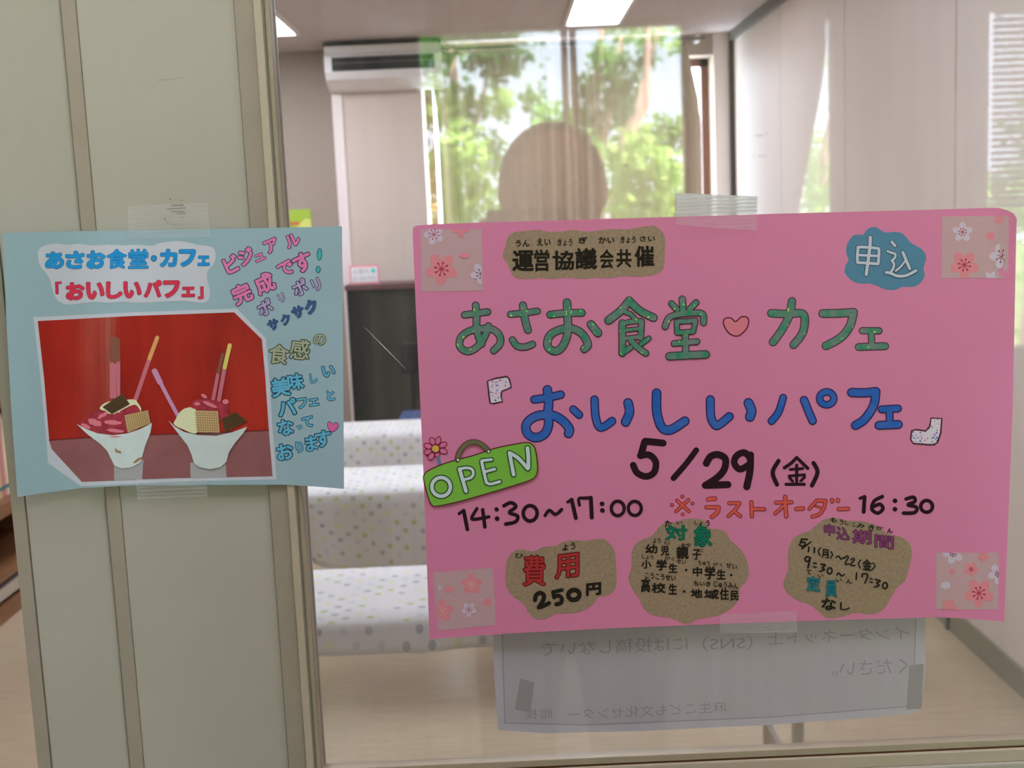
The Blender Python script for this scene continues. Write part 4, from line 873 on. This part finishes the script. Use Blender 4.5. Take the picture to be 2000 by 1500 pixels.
def wafer(q, m1, m2, n, m):
    g.poly(q, M[m1]); g.up()
    for i in range(1, n):
        t = i / n; L_ = lambda a, b, t: (a[0] + (b[0] - a[0]) * t, a[1] + (b[1] - a[1]) * t)
        g.line([L_(q[0], q[1], t), L_(q[3], q[2], t)], 5, M[m2])
    for i in range(1, m):
        t = i / m; g.line([L_(q[0], q[3], t), L_(q[1], q[2], t)], 5, M[m2])
    g.up()
wafer([(560, 780), (715, 674), (775, 758), (635, 836)], 'cocoa', 'cocoa_line', 10, 7)
wafer([(733, 845), (915, 805), (935, 905), (758, 980)], 'wafer', 'wafer_line', 11, 9)
g.poly([(355, 910), (430, 950), (520, 985), (640, 1000), (760, 985), (860, 950), (948, 903), (935, 980), (895, 1080), (870, 1170), (855, 1215), (790, 1250), (710, 1260), (652, 1235), (625, 1180), (595, 1120), (540, 1065), (440, 990)], M['cup']); g.up()
g.poly(ell(680, 1125, 30, 16, .6), M['wafer_line']); g.poly(ell(835, 1195, 40, 10, -.6), M['wafer_line']); g.poly(ell(660, 1012, 48, 6, 0), M['berry_hi']); g.up()
g.line([(968, 500), (1060, 680), (1158, 862)], 30, M['spoon']); g.line([(968, 500), (1010, 585)], 44, M['spoon']); g.up()
stick((1425, 720), (1465, 510), (1500, 370), 28, 'stick_pink', 'stick_brown'); stick((1470, 725), (1515, 470), (1555, 298), 32, 'stick_pink', 'stick_yellow')
g.poly([(1130, 880), (1165, 820), (1220, 786), (1290, 800), (1300, 980), (1180, 950), (1120, 915)], M['cream'], True)
g.poly([(1248, 775), (1285, 728), (1370, 718), (1480, 738), (1550, 780), (1540, 850), (1480, 880), (1400, 810), (1300, 800)], M['berry'], True); g.up()
for e_ in ((1355, 695, 26, 14, .6), (1522, 738, 24, 20, 0), (1400, 760, 60, 14, .4), (1300, 755, 24, 12, 0)): g.poly(ell(*e_), M['berry_hi'])
g.up()
wafer([(1490, 872), (1602, 820), (1692, 888), (1520, 975)], 'cocoa', 'cocoa_line', 9, 7)
wafer([(1284, 806), (1462, 812), (1476, 980), (1298, 978)], 'wafer', 'wafer_line', 10, 9)
g.poly([(1075, 885), (1130, 935), (1200, 975), (1310, 1000), (1450, 1005), (1580, 975), (1692, 933), (1660, 985), (1600, 1055), (1550, 1130), (1528, 1210), (1480, 1250), (1400, 1265), (1320, 1250), (1275, 1215), (1255, 1150), (1225, 1080), (1170, 1010)], M['cup2']); g.up()
g.build('photo_desserts', ph)
# hand lettering on the right
g = Art(BP, Z1_, 420, 445, .14); R = math.radians(-24)
g.chars([('ビ', 228, 505, 265), ('ジ', 432, 400, 250), ('ュ', 622, 410, 165), ('ア', 790, 248, 215), ('ル', 1080, 175, 225), ('完', 375, 918, 300), ('成', 690, 775, 300), ('で', 985, 565, 240), ('す', 1222, 480, 290)], M['pen_pink'], R, .04, M['pen_line'], .085); g.build('pink_writing', bp_)
g = Art(BP, Z1_, 420, 445, .14)
g.chars([('ポ', 695, 1110, 235), ('リ', 928, 975, 140), ('ポ', 1182, 832, 235), ('リ', 1415, 790, 190)], M['pen_lilac'], R, .03, M['pen_line'], .08); g.build('lilac_writing', bp_)
g = Art(BP, Z1_, 420, 445, .14)
g.chars([('サ', 812, 1352, 165), ('ク', 985, 1282, 160), ('サ', 1156, 1175, 180), ('ク', 1340, 1102, 205)], M['pen_navy'], math.radians(-18), .065, M['pen_navyline'], .09); g.build('navy_writing', bp_)
g = Art(BP, Z1_, 420, 445, .14)
for e_ in ((1457, 370, 32, 80, .06), (1438, 581, 30, 43, 0)): g.poly(ell(*e_), M['pen_teal']); g.line(ell(*e_), 8, M['pen_navyline'], True)
g.build('exclamation_mark', bp_)
g = Art(BP, Z1_, 500, 640, .1867); R = math.radians(-9)
g.chars([('食', 240, 278, 225), ('感', 458, 228, 225), ('の', 665, 125, 140)], M['pen_olive'], math.radians(4), .018, M['olive_line'], .06); g.build('olive_writing', bp_)
g = Art(BP, Z1_, 500, 640, .1867)
g.chars([('美', 255, 622, 215), ('味', 412, 565, 190), ('し', 600, 530, 105), ('い', 760, 455, 145), ('パ', 325, 832, 215), ('フ', 482, 790, 120), ('ェ', 605, 780, 115), ('と', 782, 710, 115), ('な', 310, 1042, 185), ('っ', 455, 1042, 68), ('て', 540, 985, 130), ('お', 303, 1298, 190), ('り', 455, 1250, 125), ('ま', 580, 1210, 175), ('す', 703, 1163, 190)], M['pen_cyan'], R, .035, M['cyan_line'], .085); g.build('cyan_writing', bp_)
g = Art(BP, Z1_, 500, 640, .1867)
hp = [(748, 1005), (765, 983), (790, 995), (808, 1008), (830, 992), (856, 1002), (860, 1035), (838, 1070), (802, 1090), (772, 1075), (752, 1040)]
g.poly(hp, M['pen_hpink'], True); g.up(); g.line(hp, 6, M['pen_line'], True); g.build('heart', bp_)

# ------------------------------------------------------------------ tapes
def tape(quad, y, mt, label, extra=None, seam=None):
    sh = Sheet(y); a_ = Art(sh, 0)
    nz = 10; L_ = lambda p, q, t: (p[0] + (q[0] - p[0]) * t, p[1] + (q[1] - p[1]) * t)
    a_.poly(quad, mt); o = a_.build('adhesive_tape', None, sh.P(*L_(quad[0], quad[2], .5)))
    md = o.modifiers.new('thick', 'SOLIDIFY'); md.thickness = .00008
    return tag(o, label, 'tape')
tape([(1321, 377), (1400, 380), (1480, 384), (1478, 450), (1400, 446), (1320, 438)], -.0024, M['tape'], 'ribbed clear tape over the top edge of the pink poster')
tape([(1321, 377), (1400, 380), (1480, 384), (1478, 417.5), (1400, 420.5), (1320, 422.5)], -.0003, M['tape_glass'], 'milky back layer of the tape above the pink poster, stuck to the glass')
tape([(1406, 1200), (1556, 1192), (1557, 1236), (1406, 1236)], -.0024, M['tape'], 'ribbed clear tape over the bottom edge of the pink poster')
t1 = tape([(250, 402), (405, 396), (411, 448), (411, 463), (250, 466)], -.0068, M['tape'], 'ribbed clear tape with a grey smudge above the blue poster')
sm_ = Art(Sheet(-.0064), 0)
pm('smudge', (100, 94, 86))
for (p, q, wd) in (((336, 401), (358, 401), 2.5), ((327, 408), (362, 406), 2), ((336, 413), (360, 414), 2.2), ((346, 418), (362, 418), 1.6), ((354, 424), (359, 427), 1.4), ((321, 425), (324, 431), 2), ((326, 434), (330, 438), 1.5), ((337, 438), (343, 439), 1.5), ((331, 388), (334, 390), 1.6), ((352, 391), (356, 391), 1.3)): sm_.line([p, q], wd, M['smudge'])
sm_.build('smudge', t1)
tape([(266, 935), (404, 932), (406, 970), (268, 975)], -.0068, M['tape'], 'ribbed clear tape over the bottom edge of the blue poster')

# ------------------------------------------------------------------ laminated notice on the far side of the glass, seen from behind
NT = Sheet(.0075)
no_ = link('laminated_notice', NT.paper([(960, 1150), (1200, 1150), (1500, 1145), (1808, 1135), (1808, 1300), (1802, 1372), (1795, 1388), (1770, 1396), (1500, 1416), (1250, 1428), (1060, 1432), (972, 1425.5), (966, 1330)], .0005), M['sleeve'], None, NT.P(1390, 1425))
tag(no_, 'white laminated notice behind the glass, its print showing through mirrored', 'notice')
g = Art(NT, .0001)
g.poly([(976, 1150), (1500, 1145), (1791, 1138), (1787, 1250), (1783, 1379), (1500, 1401), (1250, 1413), (1080, 1416), (986, 1412), (980, 1300)], M['sheet_back']); g.up(3e-5)
g.line([(979, 1150), (986, 1412)], 2, M['sleeve_line'], False, False); g.line([(986, 1412), (1140, 1416), (1500, 1401), (1783, 1379)], 2, M['sleeve_line'], False, False); g.line([(1791, 1140), (1783, 1379)], 2, M['sleeve_line'], False, False)
g.poly([(1016, 1325), (1044, 1333), (1036, 1392), (1005, 1386)], M['tape_grey']); g.poly([(1776, 1300), (1804, 1296), (1800, 1384), (1770, 1386)], M['tape_grey'])  # faint grey tape squares on the notice
sh_ = g.build('paper_back', no_)
g = Art(NT, .0002); W_ = M['showthrough']
g.txt('インターネット上', (1498, 1229, 1776, 1254), W_, .0, -.045, 0, True); g.txt('（SNS）', (1372, 1242, 1470, 1270), W_, 0, -.04, 0, True); g.txt('には投稿しないで', (1058, 1248, 1343, 1276), W_, 0, -.04, 0, True)
g.txt('ください。', (1625, 1289, 1773, 1318), W_, 0, -.05, 0, True); g.txt('麻生こども文化センター', (1110, 1377, 1419, 1399), W_, 0, -.05, 0, True); g.txt('館長', (1026, 1384, 1080, 1404), W_, 0, -.03, 0, True)
g.build('mirrored_print', sh_)

# ------------------------------------------------------------------ photographer, seen only as a reflection
M['skin'] = mat('skin', (190, 140, 115), KR, rough=.6); M['hair'] = mat('dark_hair', (38, 30, 27), KR, rough=.6, n_scale=200, n_amt=.3); M['shirt'] = mat('grey_shirt', (92, 90, 92), KR, rough=.9, bump=.2, b_scale=200); M['trousers'] = mat('dark_trousers', (52, 54, 62), KR, rough=.9); M['shoe'] = mat('black_shoes', (30, 30, 32), KR, rough=.5); M['eye'] = mat('eye', (225, 220, 215), KR, rough=.2); M['lip'] = mat('lips', (160, 95, 90), KR)
HX, HY = .088, -1.22
def skin(name, pts, edges, parent, m, root=0, sub=2):
    me = bpy.data.meshes.new(name); me.from_pydata([p[:3] for p in pts], edges, []); o = link(name, me, m, parent)
    md = o.modifiers.new('skin', 'SKIN'); md.use_smooth_shade = True
    for i, p in enumerate(pts):
        sv = me.skin_vertices[0].data[i]; sv.radius = p[3] if isinstance(p[3], tuple) else (p[3], p[3]); sv.use_root = (i == root)
    s2 = o.modifiers.new('sub', 'SUBSURF'); s2.levels = sub; s2.render_levels = sub
    return o
pe = empty('person', (HX, HY, 0), 'person with dark hair standing before the glass, holding up a phone', 'person')
# body: head, neck, arms and hands in one surface
bpts = [(HX, HY, 1.36, .065), (HX, HY + .01, 1.43, .052), (HX, HY + .02, 1.475, (.055, .06)), (HX, HY + .025, 1.535, (.074, .088)), (HX, HY + .01, 1.60, (.072, .086)), (HX, HY, 1.63, .05)]
bed = [(0, 1), (1, 2), (2, 3), (3, 4), (4, 5)]
def arm(sg, hand):
    b = len(bpts); sx = HX + sg * .17
    bpts.extend([(sx, HY, 1.34, .052), (sx + sg * .06, HY + .10, 1.12, .042), (hand[0] - sg * -.02, hand[1] - .06, hand[2] - .06, .026), (hand[0] + sg * .012, hand[1] - .025, hand[2] - .02, (.018, .03))])
    bed.extend([(0, b), (b, b + 1), (b + 1, b + 2), (b + 2, b + 3)])
    for k, (dz, ln) in enumerate(((.028, .05), (.01, .056), (-.008, .052), (-.026, .042))):
        c = len(bpts); bx, by, bz = hand[0] + sg * .012, hand[1] - .012, hand[2] + dz - .012
        bpts.extend([(bx, by, bz, .0095), (bx + sg * .004, by + ln * .55, bz + .004, .0088), (bx - sg * ln * .45, by + ln * .62, bz + .006, .0078)])
        bed.extend([(b + 3, c), (c, c + 1), (c + 1, c + 2)])
    c = len(bpts); bpts.extend([(hand[0] + sg * .004, hand[1] - .022, hand[2] + .02, .010), (hand[0] - sg * .028, hand[1] - .02, hand[2] + .034, .0088)]); bed.extend([(b + 3, c), (c, c + 1)])
arm(-1, (-.036, -.872, 1.462)); arm(1, (.132, -.872, 1.462))
skin('body', bpts, bed, pe, M['skin'])
skin('shirt', [(HX, HY, .95, (.165, .115)), (HX, HY, 1.08, (.15, .11)), (HX, HY + .01, 1.22, (.175, .12)), (HX, HY, 1.345, (.13, .09)), (HX, HY + .005, 1.395, .068), (HX - .16, HY, 1.345, .07), (HX + .16, HY, 1.345, .07), (HX - .225, HY + .09, 1.14, .056), (HX + .225, HY + .09, 1.14, .056), (HX - .215, HY + .13, 1.17, .05), (HX + .215, HY + .13, 1.17, .05)], [(0, 1), (1, 2), (2, 3), (3, 4), (3, 5), (3, 6), (5, 7), (6, 8), (7, 9), (8, 10)], pe, M['shirt'])
skin('trousers', [(HX, HY, .97, (.16, .115)), (HX, HY, .88, (.16, .115)), (HX - .09, HY, .8, .095), (HX + .09, HY, .8, .095), (HX - .1, HY + .01, .48, .068), (HX + .1, HY + .01, .48, .068), (HX - .1, HY - .01, .08, .058), (HX + .1, HY - .01, .08, .058)], [(0, 1), (1, 2), (1, 3), (2, 4), (3, 5), (4, 6), (5, 7)], pe, M['trousers'])
for sg in (-1, 1): skin('shoe', [(HX + sg * .1, HY - .05, .045, .045), (HX + sg * .1, HY + .05, .042, .044), (HX + sg * .105, HY + .16, .036, .036)], [(0, 1), (1, 2)], pe, M['shoe'])
def blob(c, r, name, m, parent, cut=None, seg=24):
    bm = bmesh.new(); bmesh.ops.create_uvsphere(bm, u_segments=seg, v_segments=seg // 2, radius=1)
    if cut: bmesh.ops.delete(bm, geom=[v for v in bm.verts if cut(v.co)], context='VERTS')
    for v in bm.verts: v.co = Vector((c[0] + v.co.x * r[0], c[1] + v.co.y * r[1], c[2] + v.co.z * r[2]))
    mb = MB(); mb.bm(bm); return mb.build(name, m, parent, None, True)
hr = blob((HX, HY - .012, 1.548), (.093, .108, .108), 'hair', M['hair'], pe, lambda c: (c.y > .35 and c.z < .45) or c.z < -.85)
hr.modifiers.new('thick', 'SOLIDIFY').thickness = .012
blob((HX, HY + .112, 1.525), (.013, .02, .022), 'nose', M['skin'], pe, None, 12)
for sg in (-1, 1):
    blob((HX + sg * .032, HY + .098, 1.548), (.013, .008, .007), 'eye', M['eye'], pe, None, 12); blob((HX + sg * .032, HY + .106, 1.548), (.005, .003, .005), 'iris', M['hair'], pe, None, 10); blob((HX + sg * .082, HY + .01, 1.535), (.012, .02, .032), 'ear', M['skin'], pe, None, 12)
blob((HX, HY + .1, 1.487), (.024, .008, .007), 'mouth', M['lip'], pe, None, 12)
phn = empty('phone', (.048, -.866, 1.475), 'black phone held up in both hands before the glass', 'phone')
MB().box(-.022, .118, -.874, -.8665, 1.437, 1.509, bev=.003).build('body', M['black'], phn)
MB().box(-.016, .112, -.8746, -.8738, 1.441, 1.505).build('screen', M['piano'], phn)

# ------------------------------------------------------------------ garden behind the near windows
M['leaf'] = mat('leaf_green', (104, 150, 72), 1.8, rough=.6, n_scale=2, n_amt=.35); M['leaf2'] = mat('leaf_pale', (146, 176, 98), 1.7, rough=.6, n_scale=2, n_amt=.3); M['leaf3'] = mat('leaf_dark', (62, 112, 56), 1.8, rough=.6, n_scale=2, n_amt=.3)
for n_ in ('leaf', 'leaf2', 'leaf3'):
    nt = M[n_].node_tree; p = nt.nodes['Principled BSDF']; tl = nt.nodes.new('ShaderNodeBsdfTranslucent'); mx = nt.nodes.new('ShaderNodeMixShader'); mx.inputs[0].default_value = .4
    src = p.inputs['Base Color'].links[0].from_socket; nt.links.new(src, tl.inputs[0]); nt.links.new(p.outputs[0], mx.inputs[1]); nt.links.new(tl.outputs[0], mx.inputs[2]); nt.links.new(mx.outputs[0], nt.nodes['Material Output'].inputs[0])
M['bark'] = mat('pale_bark', (205, 168, 155), 1.4, rough=.9, n_scale=12, n_amt=.3, bump=.5, b_scale=40)
M['grass'] = mat('garden_ground', (120, 132, 84), 1.0, rough=1, n_scale=4, n_amt=.4)
struct(MB().box(-30, 30, -40, YF - .3, -.25, -.15), 'ground', M['grass'])
def mir(px, py, Y):
    q = at(px, py, Y); return Vector((q.x, -q.y, q.z))
def crown(clusters, mts, parent, size=.07):
    mb = MB()
    for c, r, n, mi in clusters:
        for i in range(n):
            d = Vector((random.gauss(0, 1), random.gauss(0, 1), random.gauss(0, 1))).normalized() * r * random.random() ** .45
            d.z *= 1.1; p = c + d; ax = Vector((random.gauss(0, 1), random.gauss(0, 1), random.gauss(0, 1) * .6 - .4)).normalized(); b = ax.cross(Vector((random.random(), random.random(), random.random()))).normalized()
            l = size * random.uniform(.7, 1.5); w2 = l * .32
            mb.add([p, p + ax * l * .5 + b * w2, p + ax * l, p + ax * l * .5 - b * w2], [[0, 1, 2, 3]], mi)
    return mb.build('crown', mts, parent)
LV = [M['leaf'], M['leaf2'], M['leaf3']]
def tree(name, base_px, Y, trunks, clusters, label, extra=0):
    g0 = mir(base_px, 430, Y); root = empty(name, (g0.x, g0.y, -.15), label, 'tree', None)
    t = MB()
    for pts in trunks:
        w3 = [mir(px, py, Y + dy) for px, py, dy, r in pts]; t.tube(w3, [r for *_, r in pts], 8)
    q = mir(trunks[0][0][0], trunks[0][0][1], Y); t.tube([(q.x, q.y, -.2), (q.x, q.y, q.z + .02)], [.13, trunks[0][0][3]], 10)
    for pts in trunks[1:]:
        q2 = mir(pts[0][0], pts[0][1], Y); t.tube([q, q2], [.06, pts[0][3]], 8)
    t.build('trunk', M['bark'], root, None, True)
    cs = []
    for px, py, rp, n, mi in clusters: cs.append((mir(px, py, Y + random.uniform(-.5, .5)), rp / FPX * (Y + DG), n, mi))
    for i in range(extra):
        a_ = random.uniform(0, 2 * math.pi); cs.append((Vector((g0.x + math.cos(a_) * random.uniform(.8, 2), g0.y - random.uniform(0, 1.5), random.uniform(2.8, 5))), .7, 260, random.choice((0, 1, 2))))
    crown(cs, LV, root)
tree('tree', 870, 9.5, [[(880, 520, 0, .06), (875, 380, 0, .05), (890, 220, 0, .04), (880, 60, 0, .025)], [(885, 330, 0, .03), (930, 240, 0, .02), (960, 120, 0, .012)]],
     [(850, 95, 52, 420, 2), (860, 60, 55, 420, 0), (970, 95, 60, 520, 2), (950, 70, 40, 250, 0), (850, 200, 50, 300, 1), (905, 215, 50, 300, 0), (980, 200, 30, 120, 1), (860, 330, 60, 400, 1), (905, 290, 50, 260, 1), (930, 380, 60, 420, 1), (860, 430, 70, 420, 1), (960, 300, 36, 140, 0)], 'leafy green tree mirrored at the left of the glass', 5)
tree('tree', 1165, 10.5, [[(1170, 480, 0, .06), (1172, 330, 0, .05), (1163, 210, 0, .035), (1168, 120, 0, .03), (1180, 20, 0, .02)], [(1172, 320, 0, .04), (1186, 240, 0, .03), (1200, 150, 0, .025), (1215, 70, 0, .015)]],
     [(1225, 45, 60, 300, 1), (1270, 60, 36, 120, 1), (1180, 110, 34, 120, 0), (1210, 160, 50, 420, 2), (1150, 170, 30, 180, 2), (1215, 220, 46, 300, 2), (1150, 240, 46, 280, 2), (1080, 240, 46, 220, 0), (1040, 190, 24, 70, 0), (1130, 330, 70, 420, 0), (1060, 340, 60, 300, 0)], 'tree with pale forked trunk mirrored beside the dark silhouette', 4)
tree('tree', 1210, 8.6, [[(1200, 470, 0, .05), (1205, 360, 0, .045), (1222, 260, 0, .045), (1258, 208, 0, .04), (1264, 120, 0, .025), (1266, 40, 0, .015)], [(1264, 130, 0, .02), (1280, 80, 0, .012), (1292, 30, 0, .008)]],
     [(1240, 300, 50, 280, 1), (1290, 270, 46, 220, 0), (1300, 340, 50, 300, 1), (1240, 390, 60, 420, 1), (1310, 410, 60, 380, 1), (1330, 250, 30, 90, 0), (1262, 115, 20, 60, 2), (1330, 80, 22, 50, 1)], 'tree with a bent pale trunk mirrored at the right of the glass', 4)
tree('tree', 1640, 10.0, [[(1600, 480, 0, .05), (1610, 300, 0, .04), (1640, 150, 0, .02)]], [(1590, 330, 70, 420, 1), (1600, 400, 70, 420, 1), (1660, 300, 80, 420, 0), (1700, 200, 80, 420, 0)], 'bushy tree mirrored as a green wedge on the right', 2)
tree('tree', 2000, 9.0, [[(2020, 480, 0, .05), (2030, 300, 0, .04), (2040, 150, 0, .02)]], [(1970, 390, 60, 420, 1), (2040, 380, 80, 420, 1), (2060, 250, 90, 420, 0), (2150, 320, 90, 420, 0)], 'bushy tree mirrored below the blind at the right edge', 2)
hg = MB(); crown([(Vector((x, -11.8 + random.uniform(-.4, .4), random.uniform(.2, .95))), .6, 330, random.choice((0, 1, 1))) for x in [-5 + .55 * i for i in range(20)]], LV, None, .09)
hd_ = bpy.data.objects['crown'] if 'crown' in bpy.data.objects else None
for o in list(bpy.data.objects):
    if o.name.startswith('crown') and o.parent is None:
        o.name = 'hedge'; tag(o, 'pale green hedge behind the mirrored trees', 'hedge')
